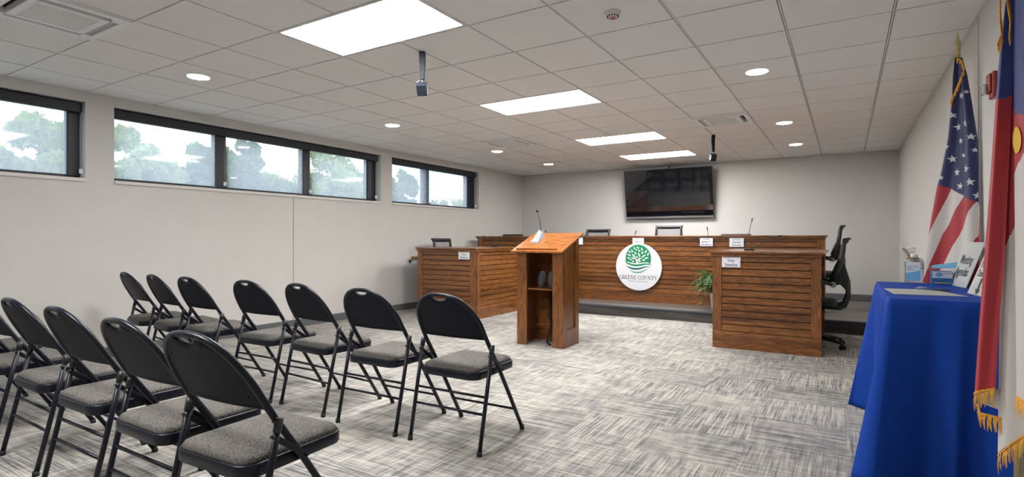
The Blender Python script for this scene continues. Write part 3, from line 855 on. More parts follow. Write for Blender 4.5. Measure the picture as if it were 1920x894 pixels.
bm = B(); lathe(bm, [(.004, -.022), (.013, -.014), (.016, 0), (.013, .013), (.004, .018)], -.029, .037, .343, 14); obj('foam_windscreen', bm, M_RUB, pm, smooth=True)

# speakers and cable inside the podium
def spk(x, y, label):
    t = thing('computer_speaker', label, 'speaker', (x, y, .6405), math.radians(8), 'small speakers on the podium shelf')
    bm = B(); lathe(bm, [(.036, 0), (.038, .006), (.030, .014), (.022, .02)], seg=20, sy=.8); obj('foot', bm, M_BLK, t, smooth=True)
    bm = B()
    loops = []
    for k in range(9):
        s = k / 8; w = .030 + .014 * math.sin(PI * min(1, s * 1.05)) ; z = .016 + s * .165
        w *= (1 if s < .85 else (1 - (s - .85) * 2.2))
        loops.append([(a[0], a[1] + .025 * s, z) for a in rrect(w, .034 - .01 * s, .018, 4)])
    loft(bm, loops); obj('cabinet', bm, simple('speaker_grey', (.14, .145, .16), .35), t)
    bm = B()
    loops = []
    for k in range(9):
        s = k / 8; w = (.024 + .012 * math.sin(PI * min(1, s * 1.05))) * (1 if s < .85 else (1 - (s - .85) * 2.5)); z = .03 + s * .142
        yc = -.034 + .010 * s + .025 * s
        loops.append([(-w, yc - .001, z), (w, yc - .001, z), (w, yc - .006, z), (-w, yc - .006, z)])
    loft(bm, loops); obj('grille', bm, simple('grille_dark', (.06, .06, .068), .8), t)
    return t
spk(-2.985, 5.53, 'small grey speaker on the podium shelf, left of the pair')
spk(-2.865, 5.535, 'small grey speaker on the podium shelf, right one half behind the stile')
bm = B(); tube(bm, [(-2.96, 5.695, .67), (-2.965, 5.69, .62), (-2.955, 5.685, .45), (-2.965, 5.68, .3), (-2.94, 5.67, .2), (-2.955, 5.64, .08), (-2.93, 5.55, .012), (-2.86, 5.46, .010), (-2.82, 5.42, .012)], .012, 8)
tag(obj('power_cable', bm, M_RUB), 'black cable hanging down inside the podium to the carpet', 'cable')

# ------------------------------------------------------------------ gooseneck mics on the desks
def desk_mic(x, y, z, dx, dy, dz, label):
    t = thing('gooseneck_microphone', label, 'microphone', (x, y, z), 0, 'thin gooseneck microphones on the desks')
    bm = B(); box(bm, -.05, .05, -.055, .055, 0, .022); obj('base', bm, M_BLK, t, bevel=.006)
    bm = B(); tube(bm, [(0, .0, .02), (dx * .3, dy * .3, dz * .35), (dx * .75, dy * .75, dz * .78), (dx, dy, dz)], .0042, 8); obj('gooseneck', bm, M_BLK, t)
    e = Vector((dx, dy, dz)); d = Vector((dx * .25, dy * .25, dz * .22)).normalized()
    bm = B(); tube(bm, [e - d * .01, e + d * .012, e + d * .05], [.006, .0085, .0075], 10); obj('microphone_head', bm, M_RUB, t)
    return t
desk_mic(-4.95, 7.55, 1.06, -.24, .06, .16, 'thin black gooseneck microphone rising from the left side desk')
desk_mic(-4.6, 9.02, 1.245 - .33, -.2, .04, .40, 'thin gooseneck microphone on the dais left of the podium microphone')
desk_mic(-4.15, 9.02, .915, .16, .05, .40, 'thin gooseneck microphone before the dais chair beside the podium')
desk_mic(-3.20, 9.02, .915, .12, .05, .375, 'thin gooseneck microphone before the dais chair under the television')
desk_mic(-1.83, 9.02, .915, -.06, .05, .42, 'thin gooseneck microphone before the dais chair mostly hidden by the desk')
desk_mic(-1.34, 9.0, .915, .10, .1, .55, 'tall gooseneck microphone standing highest above the dais top')
desk_mic(-.98, 7.0, 1.06, .30, .0, .155, 'gooseneck microphone slanting right over the right side desk')

# ------------------------------------------------------------------ folding chairs
def make_folding(label, loc, rz):
    t = thing('folding_chair', label, 'chair', loc, rz, 'dark folding chairs with grey padded seats')
    r = .0125
    P0 = Vector((0, .085, .655)); P1 = Vector((0, -.035, .880)); hw = .226
    pts = []
    right = [(.236, .498, .012), (.234, .36, .232), (.231, .245, .414), (.229, .128, .585), (hw, .085, .655)]
    arc = []
    N = 22
    for k in range(1, N):
        a = PI * k / N
        x = hw * math.copysign(abs(math.cos(a)) ** .82, math.cos(a)); s = math.sin(a) ** .92
        p = P0.lerp(P1, s); arc.append((x, p.y - .006 * math.sin(a), p.z))
    left = [(-x, y, z) for x, y, z in reversed(right)]
    bm = B(); tube(bm, right + arc + left, r, 12); obj('frame', bm, M_CHMET, t)
    for s in (-1, 1):
        bm = B()
        tube(bm, [(s * .248, .0, .012), (s * .251, .062, .29), (s * .252, .124, .575)], .0118, 12); obj('rear_leg', bm, M_CHMET, t)
        bm = B(); tube(bm, [(s * .252, .117, .545), (s * .252, .128, .592)], .0145, 12); 
        tube(bm, [(s * .226, .122, .577), (s * .262, .122, .577)], .006, 8); obj('pivot_bracket', bm, M_BLK, t)
        bm = B(); slab(bm, [(s * .262, .100, .522), (s * .262, .228, .424), (s * .262, .240, .440), (s * .262, .112, .540)], (s * -.004, 0, 0))
        tube(bm, [(s * .236, .106, .531), (s * .268, .106, .531)], .006, 8); tube(bm, [(s * .226, .233, .432), (s * .268, .233, .432)], .006, 8)
        obj('brace', bm, M_CHMET, t, bevel=.0015)
        for (x, y, d) in ((.236, .500, .012), (.248, -.002, -.004)):
            bm = B(); tube(bm, [(s * x, y, .0), (s * x, y - d * .6, .026)], .0152, 12); obj('foot_cap', bm, M_RUB, t)
    for (x, y, z) in ((.247, .066, .307), (.246, .045, .215)):
        bm = B(); tube(bm, [(-x, y, z), (x, y, z)], .0075, 10); obj('stretcher', bm, M_CHMET, t)
    bm = B(); tube(bm, [(-.234, .405, .152), (.234, .405, .152)], .0075, 10); obj('stretcher', bm, M_CHMET, t)
    # seat pan and cushion
    def prof(k, z, inset):
        out = []
        for x, y in rrect(.2, .225, .07, 7): 
            out.append((x, y))
        return out
    def seat_loop(z, ins, r=.065, dz=None):
        return [(x, y + .252, z) for x, y in rrect(.207 - ins, .225 - ins, max(.02, r - ins), 7)]
    bm = B(); loft(bm, [seat_loop(.402, .010), seat_loop(.398, .003), seat_loop(.402, 0), seat_loop(.438, 0), seat_loop(.443, .003), seat_loop(.443, .010), seat_loop(.436, .014)]); obj('seat_pan', bm, M_CHMET, t)
    bm = B(); loft(bm, [seat_loop(.430, .013), seat_loop(.450, .010), seat_loop(.461, .018), seat_loop(.469, .036), seat_loop(.475, .075), seat_loop(.478, .13)]); obj('seat_cushion', bm, M_SEAT, t, smooth=True)
    # back panel: columns between the lower edge and the hoop, scooped for the handle
    def vtop(x, scoop, inset):
        q = min(1.0, abs(x) / (hw - inset)); v = (max(0.0, 1 - q ** (2 / .82))) ** .5
        v = v ** .92 - inset * 1.0
        if abs(x) < .058 and scoop > 0: v -= scoop * math.sqrt(max(0, 1 - (x / .058) ** 2))
        return v
    def sheet(bm, front, backo, inset, scoop, vb, puff=0.0, n=44, m=12):
        W = hw - inset - .002
        gF, gB = [], []
        for i in range(n + 1):
            x = W * math.sin((-.5 + i / n) * PI)
            vt = max(vb + .02, vtop(x, scoop, inset)); cF, cB = [], []
            for j in range(m + 1):
                v = vb + (vt - vb) * j / m
                p = P0.lerp(P1, v)
                cup = -.020 * (1 - (x / hw) ** 2)
                edge = min(1, 6 * min(j / m, 1 - j / m)) * min(1, 5 * (1 - abs(x) / W))
                nrm = Vector((0, .882, .47))
                pf = Vector((x, p.y + cup, p.z)) + nrm * (front + puff * math.sin(edge * PI / 2)); pb = Vector((x, p.y + cup, p.z)) + nrm * backo
                cF.append(bm.verts.new(pf)); cB.append(bm.verts.new(pb))
            gF.append(cF); gB.append(cB)
        for i in range(n):
            for j in range(m):
                f = bm.faces.new((gF[i][j], gF[i + 1][j], gF[i + 1][j + 1], gF[i][j + 1])); f.smooth = True
                f = bm.faces.new((gB[i][j], gB[i][j + 1], gB[i + 1][j + 1], gB[i + 1][j])); f.smooth = True
            bm.faces.new((gF[i][0], gB[i][0], gB[i + 1][0], gF[i + 1][0])); bm.faces.new((gF[i][m], gF[i + 1][m], gB[i + 1][m], gB[i][m]))
        for j in range(m):
            bm.faces.new((gF[0][j], gF[0][j + 1], gB[0][j + 1], gB[0][j])); bm.faces.new((gF[n][j], gB[n][j], gB[n][j + 1], gF[n][j + 1]))
    bm = B(); sheet(bm, .002, -.003, .006, .15, -.13); obj('back_panel', bm, M_CHPAN, t)
    bm = B(); sheet(bm, .010, .004, .018, .13, -.10, .020); obj('back_cushion', bm, M_SEAT, t)
    bm = B()
    tube(bm, [(x, P0.lerp(P1, -.135).y - .020 * (1 - (x / hw) ** 2), P0.lerp(P1, -.135).z) for x in [-.215 + .043 * k for k in range(11)]], .0045, 8)
    for x, v in ((-.17, .05), (.17, .05), (-.075, .86), (.075, .86), (-.15, .62), (.15, .62)):
        p = P0.lerp(P1, v); q = Vector((x, p.y - .020 * (1 - (x / hw) ** 2), p.z)); n = Vector((0, -.882, -.47))
        tube(bm, [q + n * .002, q + n * .006], .004, 8)
    obj('panel_rim', bm, M_CHMET, t)
    return t

chairs = [(-1.970, 2.462, 1, 'dark folding chair nearest the podium, right end of the far row'),
          (-2.580, 2.445, 1, 'dark folding chair second from the right in the far row'),
          (-3.245, 2.480, -4, 'dark folding chair third from the right in the far row'),
          (-3.830, 2.465, 1, 'dark folding chair in the middle of the far row'),
          (-4.580, 2.430, -2, 'dark folding chair third from the window wall in the far row'),
          (-5.120, 2.430, -7, 'dark folding chair second from the window wall in the far row'),
          (-5.680, 2.460, -7, 'dark folding chair closest to the window wall, left end of the far row'),
          (-1.885, 1.025, 3, 'largest nearest dark folding chair, right end of the near row'),
          (-2.435, 1.045, 0, 'dark folding chair second from the right in the near row'),
          (-3.085, 1.070, 0, 'dark folding chair third from the right in the near row'),
          (-3.735, 1.095, -1, 'dark folding chair fourth from the right in the near row, feet fully shown'),
          (-4.420, 1.105, 0, 'dark folding chair whose seat and one leg cross the left edge of the picture'),
          (-5.080, 1.105, 0, 'dark folding chair mostly outside the left edge, farthest in the near row')]
src = None
for x, y, a, lab in chairs:
    if src is None: src = make_folding(lab, (x, y, 0), math.radians(a))
    else: dup(src, (x, y, 0), math.radians(a), lab)

# ------------------------------------------------------------------ office chairs
M_MESH = simple('back_mesh', (.20, .205, .215), .7, alpha=.40, noise=.3, nscale=300)
def office(label, loc, rz, hgt):
    """faces +y, hgt = height of the backrest top above the floor it stands on"""
    t = thing('office_chair', label, 'office chair', loc, rz, 'black mesh-back office chairs behind the desks')
    d = hgt - 1.2; sz = .50 + d
    bm = B(); loft(bm, [[(x, y + .03, z) for x, y in rrect(.235 - i, .235 - i, .09 - i, 6)] for z, i in ((sz - .05, .03), (sz - .04, .0), (sz - .01, .0), (sz + .01, .015), (sz + .02, .05))]); obj('seat', bm, simple('seat_black', (.018, .018, .02), .7), t, smooth=True)
    # back rails in profile (y back is negative)
    prof = [(-.165, sz + .27), (-.20, sz + .36), (-.235, sz + .45), (-.255, sz + .55), (-.262, sz + .63), (-.275, sz + .685)]
    for s in (-1, 1):
        bm = B(); tube(bm, [(s * (.235 - .02 * k / 5), y, z) for k, (y, z) in enumerate(prof)], [.030, .033, .030, .026, .024, .023], 10, flat=.8); obj('back_frame', bm, M_BLK, t)
    yt, zt = prof[-1]
    bm = B(); loft(bm, [[(x, yt + dy + .012 * (1 - (x / .235) ** 2) * -1, zt + dz) for dy, dz in ((-.014, -.045), (.014, -.045), (.016, .012), (-.045, .020), (-.05, .0), (-.03, -.004))] for x in [-.235 + .047 * k for k in range(11)]])
    obj('top_rail', bm, M_BLK, t)
    bm = B(); n = 10
    for s in range(len(prof) - 1):
        pass
    rows = []
    for k, (y, z) in enumerate(prof): rows.append([bm.verts.new((-.225 + .045 * i, y + .004 - .02 * math.sin(PI * i / 10), z)) for i in range(11)])
    for a, b in zip(rows, rows[1:]):
        for i in range(10):
            f = bm.faces.new((a[i], a[i + 1], b[i + 1], b[i])); f.smooth = True
    o = obj('mesh_panel', bm, M_MESH, t); md = o.modifiers.new('thick', 'SOLIDIFY'); md.thickness = .003
    bm = B(); loft(bm, [[(x, y, z) for y, z in ((-.165, sz + .25), (-.150, sz + .28), (-.165, sz + .33), (-.200, sz + .30))] for x in (-.23, -.1, .1, .23)], smooth=False); obj('lower_rail', bm, M_BLK, t, bevel=.006)
    # lumbar support and spine (the outer curved bow)
    bow = [(-.13, sz + .22), (-.20, sz + .30), (-.27, sz + .33), (-.305, sz + .22), (-.305, sz + .08), (-.27, sz - .03), (-.19, sz - .055), (-.04, sz - .055)]
    for s in (-1, 1):
        bm = B(); tube(bm, [(s * .13, y, z) for y, z in bow], [.018, .024, .022, .022, .026, .030, .027, .02], 10, flat=.6); obj('spine', bm, M_BLK, t)
        bm = B(); loft(bm, [[(xx, y, z) for y, z in ((-.15, sz + .17), (-.20, sz + .36), (-.265, sz + .44), (-.315, sz + .26), (-.30, sz + .12), (-.23, sz + .20))] for xx in (s * .125, s * .165)], smooth=False); obj('back_bracket', bm, M_BLK, t, bevel=.008)
        bm = B(); tube(bm, [(s * .262, -.165, sz + .20), (s * .215, -.165, sz + .20)], .032, 16); obj('adjuster_knob', bm, simple('knob_grey', (.32, .32, .32), .35), t)
        bm = B(); tube(bm, [(s * .25, -.16, sz + .20), (s * .27, .0, sz + .245), (s * .275, .16, sz + .25)], [.018, .02, .014], 10, flat=.9); obj('armrest', bm, M_BLK, t)
        bm = B(); tube(bm, [(s * .265, .0, sz + .235), (s * .26, .02, sz + .05), (s * .2, .02, sz - .035)], [.016, .018, .018], 8); obj('arm_post', bm, M_BLK, t)
    bm = B(); lathe(bm, [(.022, .09), (.022, sz - .06)], seg=16); lathe(bm, [(.032, .07), (.03, sz * .55)], seg=16); obj('gas_lift', bm, M_BLK, t)
    bm = B(); box(bm, -.12, .12, -.1, .1, sz - .075, sz - .048); obj('tilt_mechanism', bm, M_BLK, t, bevel=.01)
    for k in range(5):
        a = 2 * PI * k / 5 + .35; ca, sa = math.cos(a), math.sin(a)
        bm = B(); tube(bm, [(.02 * ca, .02 * sa, .10), (.18 * ca, .18 * sa, .092), (.30 * ca, .30 * sa, .068)], [.03, .023, .016], 8, flat=.8); lg = obj('base_leg', bm, M_BLK, t)
        bm = B(); 
        for w in (-.016, .016):
            c = Vector((.305 * ca, .305 * sa, .026)); n = Vector((-sa, ca, 0))
            tube(bm, [c + n * (w - .009), c + n * (w + .009)], .026, 12)
        tube(bm, [(.305 * ca, .305 * sa, .026), (.305 * ca, .305 * sa, .068)], .008, 8)
        obj('caster', bm, M_RUB, lg)
    return t
YC = 9.5
office('black mesh office chair behind the left end of the dais, only its top rail showing', (-5.98, YC, ST), PI, 1.285 - ST)
office('black mesh office chair behind the dais just right of the podium', (-4.05, YC, ST), PI, 1.375 - ST)
office('black mesh office chair behind the dais under the television, highest of the row', (-2.70, YC, ST), PI, 1.43 - ST)
office('black mesh office chair behind the dais right of the television, only a sliver showing', (-1.58, YC, ST), PI, 1.272 - ST)
office('black mesh office chair behind the left side desk by the window wall', (-5.74, 7.47, 0), -PI / 2, 1.20)
office('black office chair in profile standing on the carpet behind the right side desk', (-.285, 7.02, 0), PI / 2, 1.205)
office('black office chair in profile on the stage at the right end of the dais', (-.335, 9.42, ST), PI / 2, 1.39 - ST)

# ------------------------------------------------------------------ ferns
M_FERN = leaf_mat('fern_leaf', (.015, .055, .012), (.12, .26, .07), 14)
def fern(x, y, label, seed):
    rnd = random.Random(seed)
    t = thing('potted_fern', label, 'plant', (x, y, ST), 0, 'potted ferns on the stage edge')
    bm = B(); lathe(bm, [(.072, 0), (.075, .005), (.095, .22), (.102, .225), (.102, .24), (.090, .24), (.085, .215)], seg=28); obj('pot', bm, M_WHITE, t)
    bm = B(); lathe(bm, [(.086, .20), (.086, .222)], seg=20); obj('soil', bm, simple('soil', (.03, .02, .012), .9), t)
    bm = B()
    for k in range(70):
        a = rnd.uniform(0, 2 * PI); ln = rnd.uniform(.24, .42); rise = rnd.uniform(.05, .30); droop = rnd.uniform(.05, .24)
        ln = min(ln, .27 / max(.01, math.sin(a)))
        d = Vector((math.cos(a), math.sin(a), 0)); side = Vector((-d.y, d.x, 0)); ctr = []
        for s in range(9):
            q = s / 8; ctr.append(Vector((0, 0, .235)) + d * (.02 + ln * q) + Vector((0, 0, rise * math.sin(q * PI * .62) * 1.3 - droop * q * q * q)))
        for s in range(8):
            p, p2 = ctr[s], ctr[s + 1]; q = (s + .5) / 8
            w = .068 * math.sin(PI * (.12 + .86 * q)) + .003
            for sg_ in (-1, 1):
                for h in (0, 1):
                    o1 = p.lerp(p2, h * .5); o2 = p.lerp(p2, h * .5 + .42)
                    tip = o2 + side * sg_ * w + d * .012 + Vector((0, 0, -.012))
                    bm.faces.new([bm.verts.new(v) for v in (o1, o2 + Vector((0, 0, .003)), tip)])
    obj('fronds', bm, M_FERN, t, fix=False)
    return t
fern(-1.62, 8.40, 'potted fern in a white pot left of the right side desk', 3)
fern(-4.27, 8.42, 'potted fern on the stage mostly hidden behind the podium', 5)

# ------------------------------------------------------------------ handrails
def rail(label, x, wx, y0, z0, y1, z1):
    t = thing('handrail', label, 'handrail', (x, y0, 0))
    bm = B(); tube(bm, [(0, 0, z0), (0, y1 - y0, z1)], .021, 12); obj('rail', bm, WTY, t)
    for s in (.04, .6):
        y = (y1 - y0) * s; z = z0 + (z1 - z0) * s
        bm = B(); tube(bm, [(0, y, z - .02), (0, y, z - .05), (wx * .5, y, z - .07), (wx, y, z - .07)], .006, 8); tube(bm, [(wx, y, z - .07), (wx * .97, y, z - .07)], .03, 14)
        obj('bracket', bm, M_STEEL, t)
rail('short oak handrail on steel brackets on the window wall behind the left side desk', XL + .085, -.085, 6.98, .875, 8.1, .95)
rail('oak handrail on the right wall glimpsed behind the sanitizer bottle', XR - .075, .075, 7.5, .93, 8.9, 1.06)

# ------------------------------------------------------------------ table and blue cloth
TX0, TX1, TY0, TY1, TZ = .185, .655, 3.31, 4.565, .90
tb = thing('folding_table', 'small table completely hidden under the blue cloth by the right wall', 'table', ((TX0 + TX1) / 2, (TY0 + TY1) / 2, 0))
hx, hy = (TX1 - TX0) / 2, (TY1 - TY0) / 2
bm = B(); box(bm, -hx + .006, hx - .006, -hy + .006, hy - .006, TZ - .035, TZ - .004); obj('tabletop', bm, M_WHITE, tb, bevel=.005)
for sx in (-1, 1):
    for sy in (-1, 1):
        bm = B(); tube(bm, [(sx * (hx - .05), sy * (hy - .12), 0), (sx * (hx - .05), sy * (hy - .12), TZ - .036)], .014, 10); obj('leg', bm, M_STEEL, tb)

def cloth():
    bm = B()
    cxx, cyy = (TX0 + TX1) / 2, (TY0 + TY1) / 2
    loop = []      # perimeter from back-left going down the left side, near side, right side, back
    N = 260
    per = []
    cr = .012
    P = [(TX0, TY1), (TX0, TY0), (TX1, TY0), (TX1, TY1)]
    seglen = [TY1 - TY0, TX1 - TX0, TY1 - TY0, TX1 - TX0]; tot = sum(seglen)
    out = []
    for k in range(N):
        s = k / N * tot; i = 0
        while s > seglen[i]: s -= seglen[i]; i += 1
        a, b = P[i], P[(i + 1) % 4]; q = s / seglen[i]
        x, y = a[0] + (b[0] - a[0]) * q, a[1] + (b[1] - a[1]) * q
        nrm = [(-1, 0), (0, -1), (1, 0), (0, 1)][i]
        dc0 = s; dc1 = seglen[i] - s                 # distance to both corners
        pn = [(0, 1), (-1, 0), (0, -1), (1, 0)][i]; nn = [(0, -1), (1, 0), (0, 1), (-1, 0)][i]
        out.append((x, y, nrm, dc0, dc1, pn, nn, i, k / N * tot))
    rows = 30
    grid = []
    for r in range(rows + 1):
        h = r / rows
        ring = []
        for (x, y, n, d0, d1, pn, nn, i, s) in out:
            z = TZ - h * (TZ - .012)
            if r == 0:
                ring.append(bm.verts.new((x, y, TZ))); continue
            e0 = math.exp(-(d0 / .085) ** 2); e1 = math.exp(-(d1 / .085) ** 2)
            amp = .052 * h ** .45
            f = 1 - 2 * abs(math.sin(s * 10.5 + .5 * math.sin(s * 7) + .35 * h)) ** .8 + .30 * math.sin(s * 41 + 2 + h * 1.6)
            o = .008 + .022 * h + amp * f * .62 * (1 - .8 * max(e0, e1))
            flare = (.19 * h ** 1.1)
            ox = n[0] * o + (pn[0] * e0 + nn[0] * e1) * flare * .5 + n[0] * (e0 + e1) * flare * .75
            oy = n[1] * o + (pn[1] * e0 + nn[1] * e1) * flare * .5 + n[1] * (e0 + e1) * flare * .75
            # valleys either side of each corner cone
            v0 = math.exp(-((d0 - .17) / .06) ** 2) + math.exp(-((d1 - .17) / .06) ** 2)
            ox -= n[0] * v0 * .085 * h ** .6; oy -= n[1] * v0 * .028 * h
            X_, Y_ = x + ox, y + oy
            X_ = min(X_, XR - .012)
            if Y_ > TY1 + .05: Y_ = TY1 + .05
            ring.append(bm.verts.new((X_, Y_, z if h < .999 else .004)))
        grid.append(ring)
    for a, b in zip(grid, grid[1:]):
        for k in range(N):
            f = bm.faces.new((a[k], b[k], b[(k + 1) % N], a[(k + 1) % N])); f.smooth = True
    bm.faces.new(grid[0])
    return bm
M_CLOTH = simple('royal_blue_cloth', (.004, .044, .30), .8, spec=.2, noise=.06, nscale=25, bump=.2, bscale=600)
o = obj('tablecloth', cloth(), M_CLOTH); tag(o, 'royal blue tablecloth draped to the floor over the small table', 'tablecloth')
md = o.modifiers.new('thick', 'SOLIDIFY'); md.thickness = .0015; md.offset = 1

# ---- things on the table
TT = TZ + .002
bm = B(); slab(bm, [(.192, 3.925, TT), (.219, 3.56, TT), (.535, 3.60, TT), (.43, 3.975, TT)], (0, 0, .0015))
tag(obj('desk_pad', bm, simple('grey_paper', (.40, .395, .385), .6)), 'flat light grey pad lying on the blue cloth', 'desk pad')
t = thing('ballpoint_pen', 'black and blue ballpoint pen lying across the grey pad', 'pen', (.43, 3.905, TT + .008))
a, b = Vector((-.07, .05, 0)), Vector((.065, -.045, 0))
d = (b - a).normalized()
bm = B(); tube(bm, [a, a + d * .085], .0052, 10); obj('barrel', bm, simple('pen_blue', (.03, .10, .25), .3), t)
bm = B(); tube(bm, [a + d * .085, b - d * .014, b], [.0058, .0055, .0015], 10); obj('grip', bm, M_RUB, t)
bm = B(); tube(bm, [a - d * .012, a], .0035, 8); tube(bm, [a + Vector((0, 0, .007)), a + d * .045 + Vector((0, 0, .007))], .0018, 6); obj('clip', bm, M_STEEL, t)

# hand sanitizer
sb = thing('hand_sanitizer', 'clear pump bottle of hand sanitizer with a blue and white label', 'bottle', (.384, 4.46, TT + .001), math.radians(-10))
def clear(name, tint, gl=.12): 
    return glass_mat(name, tint, gl)
bm = B(); loft(bm, [[(x, y, z) for x, y in rrect(w, d_, min(.03, d_ * .9), 6)] for z, w, d_ in ((0, .050, .026), (.006, .054, .030), (.03, .052, .029), (.09, .050, .028), (.14, .055, .030), (.158, .050, .028), (.168, .036, .020), (.172, .018, .015))])
obj('bottle_body', bm, clear('clear_plastic', (.80, .84, .86), .14), sb, smooth=True)
bm = B(); box(bm, -.040, .036, -.0325, -.0312, .022, .142); lb = obj('label', bm, simple('label_white', (.68, .72, .78), .4), sb)
bm = B(); flatpts = [(-.040, .022), (.036, .022), (.036, .090), (.01, .082), (-.040, .070)]
f = bm.faces.new([bm.verts.new((x, -.0329, z)) for x, z in flatpts]); obj('label_band', bm, simple('label_blue', (.16, .42, .72), .4), lb)
for body, z in (('moisturizing', .115), ('hand', .104), ('sanitizer', .093)):
    text('lettering', body, .0125, frame_mtx((-.036, -.0331, z), (1, 0, 0), (0, 0, 1)), simple('label_ink', (.03, .05, .2), .5), lb, align='LEFT', ext=.0002)
bm = B(); lathe(bm, [(.019, .172), (.020, .176), (.020, .194), (.012, .198), (.006, .2)], seg=20); obj('pump_cap', bm, M_WHITE, sb, smooth=True)
bm = B(); tube(bm, [(0, 0, .198), (0, 0, .232)], .0042, 8); tube(bm, [(.01, 0, .232), (-.012, 0, .236), (-.050, 0, .230)], [.006, .005, .003], 8); obj('pump_nozzle', bm, M_WHITE, sb)

# mask box
mb = thing('mask_box', 'blue and white box of face masks behind the meeting agendas sign', 'box', (.520, 4.47, TT))
bm = B(); box(bm, -.048, .060, -.05, .04, 0, .088); obj('carton', bm, simple('carton_blue', (.02, .12, .32), .45), mb, bevel=.002)
bm = B(); box(bm, -.045, .058, -.0512, -.0502, .044, .086); obj('front_print', bm, simple('print_pale', (.55, .60, .68), .4), mb)
bm = B(); lathe(bm, [(.012, 0), (.0121, .001)], seg=20); bm.transform(Matrix.Translation((-.010, -.0513, .066)) @ Matrix.Rotation(PI / 2, 4, 'X') @ Matrix.Diagonal((1.6, 1.2, 1, 1))); obj('mask_picture', bm, simple('print_mask', (.12, .30, .55), .4), mb)
text('lettering', 'FACE MASK', .012, frame_mtx((.014, -.0514, .074), (1, 0, 0), (0, 0, 1)), simple('label_ink', (.03, .05, .2), .5), mb, align='LEFT', ext=.0002)
bm = B(); box(bm, -.035, .05, -.0512, -.0502, .012, .016); obj('yellow_stripe', bm, simple('yellow', (.65, .50, .05), .5), mb)
mk = thing('face_mask', 'light blue face mask lying on the mask box', 'mask', (.535, 4.485, TT + .089))
bm = B()
rows = []
for j in range(7):
    v = j / 6
    rows.append([bm.verts.new((-.055 + .13 * (i / 10), -.03 + .05 * v, .004 + .045 * math.sin(PI * (.12 + .5 * v)) * (.55 + .55 * i / 10) + .004 * (j % 2))) for i in range(11)])
for p, q in zip(rows, rows[1:]):
    for i in range(10): bm.faces.new((p[i], p[i + 1], q[i + 1], q[i]))
o = obj('mask_cloth', bm, simple('mask_blue', (.18, .46, .70), .7), mk); o.modifiers.new('thick', 'SOLIDIFY').thickness = .002
bm = B(); tube(bm, [(-.053, -.028, .02), (-.075, -.035, .024), (-.080, -.03, .012), (-.055, -.028, .006)], .0016, 6); obj('ear_loop', bm, M_WHITE, mk)

# acrylic signs
M_ACR = simple('acrylic_sheet', (.56, .58, .56), .12, spec=.7)
def acrylic(name, label, BL, BR, TR, TL, lines, arrow=False):
    BL, BR, TR, TL = map(Vector, (BL, BR, TR, TL))
    t = thing('sign_holder', label, 'sign', BL, 0, 'slanted acrylic sign holders on the table')
    q = [p - BL for p in (BL, BR, TR, TL)]
    n = (q[1] - q[0]).cross(q[3] - q[0]).normalized()
    bm = B(); slab(bm, q, -n * .004); obj('sheet', bm, M_ACR, t)
    foot = [Vector((0, 0, 0)), q[1], q[1] + Vector((.075, .0, 0)), Vector((.075, .0, 0))]
    bm = B(); slab(bm, [v + Vector((0, 0, .0005)) for v in foot], (0, 0, .003)); obj('foot', bm, clear('acrylic_clear', (.9, .95, .95), .1), t)
    ex = (q[1] - q[0] + q[2] - q[3]) * .5; ey = (q[3] - q[0] + q[2] - q[1]) * .5
    W, Hh = ex.length, ey.length
    m = Matrix((ex.normalized(), ey.normalized(), n)).transposed().to_4x4()
    for body, u, v, sz, sx in lines:
        mm = m.copy(); mm.translation = q[0] + ex * u + ey * v + n * .0008
        text('lettering', body, sz, mm, simple('sign_ink', (.03, .033, .04), .6), t, align='LEFT', sx=sx, ext=.0002, off=.0006)
    if arrow:
        bm = B()
        for pts in ([(.42, .34), (.48, .34), (.48, .10), (.42, .10)], [(.34, .12), (.56, .12), (.45, .02)]):
            bm.faces.new([bm.verts.new(q[0] + ex * a + ey * b + n * .001) for a, b in pts])
        obj('arrow', bm, M_INK, t, fix=False)
acrylic('s', 'slanted acrylic sign reading Meeting Agendas in black letters', (.568, 4.46, TT), (.612, 4.21, TT), (.690, 4.15, 1.178), (.645, 4.44, 1.178),
        [('Meeting', .10, .60, .082, .70), ('Agendas', .06, .33, .082, .70)])
acrylic('s', 'second slanted acrylic sign with a black arrow, half hidden behind the nearer flag', (.563, 3.83, TT), (.600, 3.58, TT), (.690, 3.62, 1.16), (.664, 3.90, 1.16),
        [('Agendas', .10, .80, .055, .8), ('Public', .10, .62, .055, .8), ('Comments', .10, .43, .055, .7)], True)

# ------------------------------------------------------------------ flags
M_NAVY = simple('flag_navy', (.012, .018, .095), .55, bump=.2, bscale=500, sheen=.2)
M_RED = simple('flag_red', (.36, .014, .022), .55, bump=.2, bscale=500, sheen=.2)
M_WHT = simple('flag_white', (.56, .54, .51), .6, bump=.2, bscale=500, sheen=.2)
M_GOLD = simple('flag_gold', (.72, .34, .025), .6, noise=.25, nscale=120)
M_POLE = simple('gold_pole', (.62, .54, .30), .35, metal=.35)

def interp(tab, v):
    if v <= tab[0][1]: return tab[0][0]
    for (u0, v0), (u1, v1) in zip(tab, tab[1:]):
        if v <= v1: return u0 + (u1 - u0) * (v - v0) / (v1 - v0)
    return tab[-1][0]

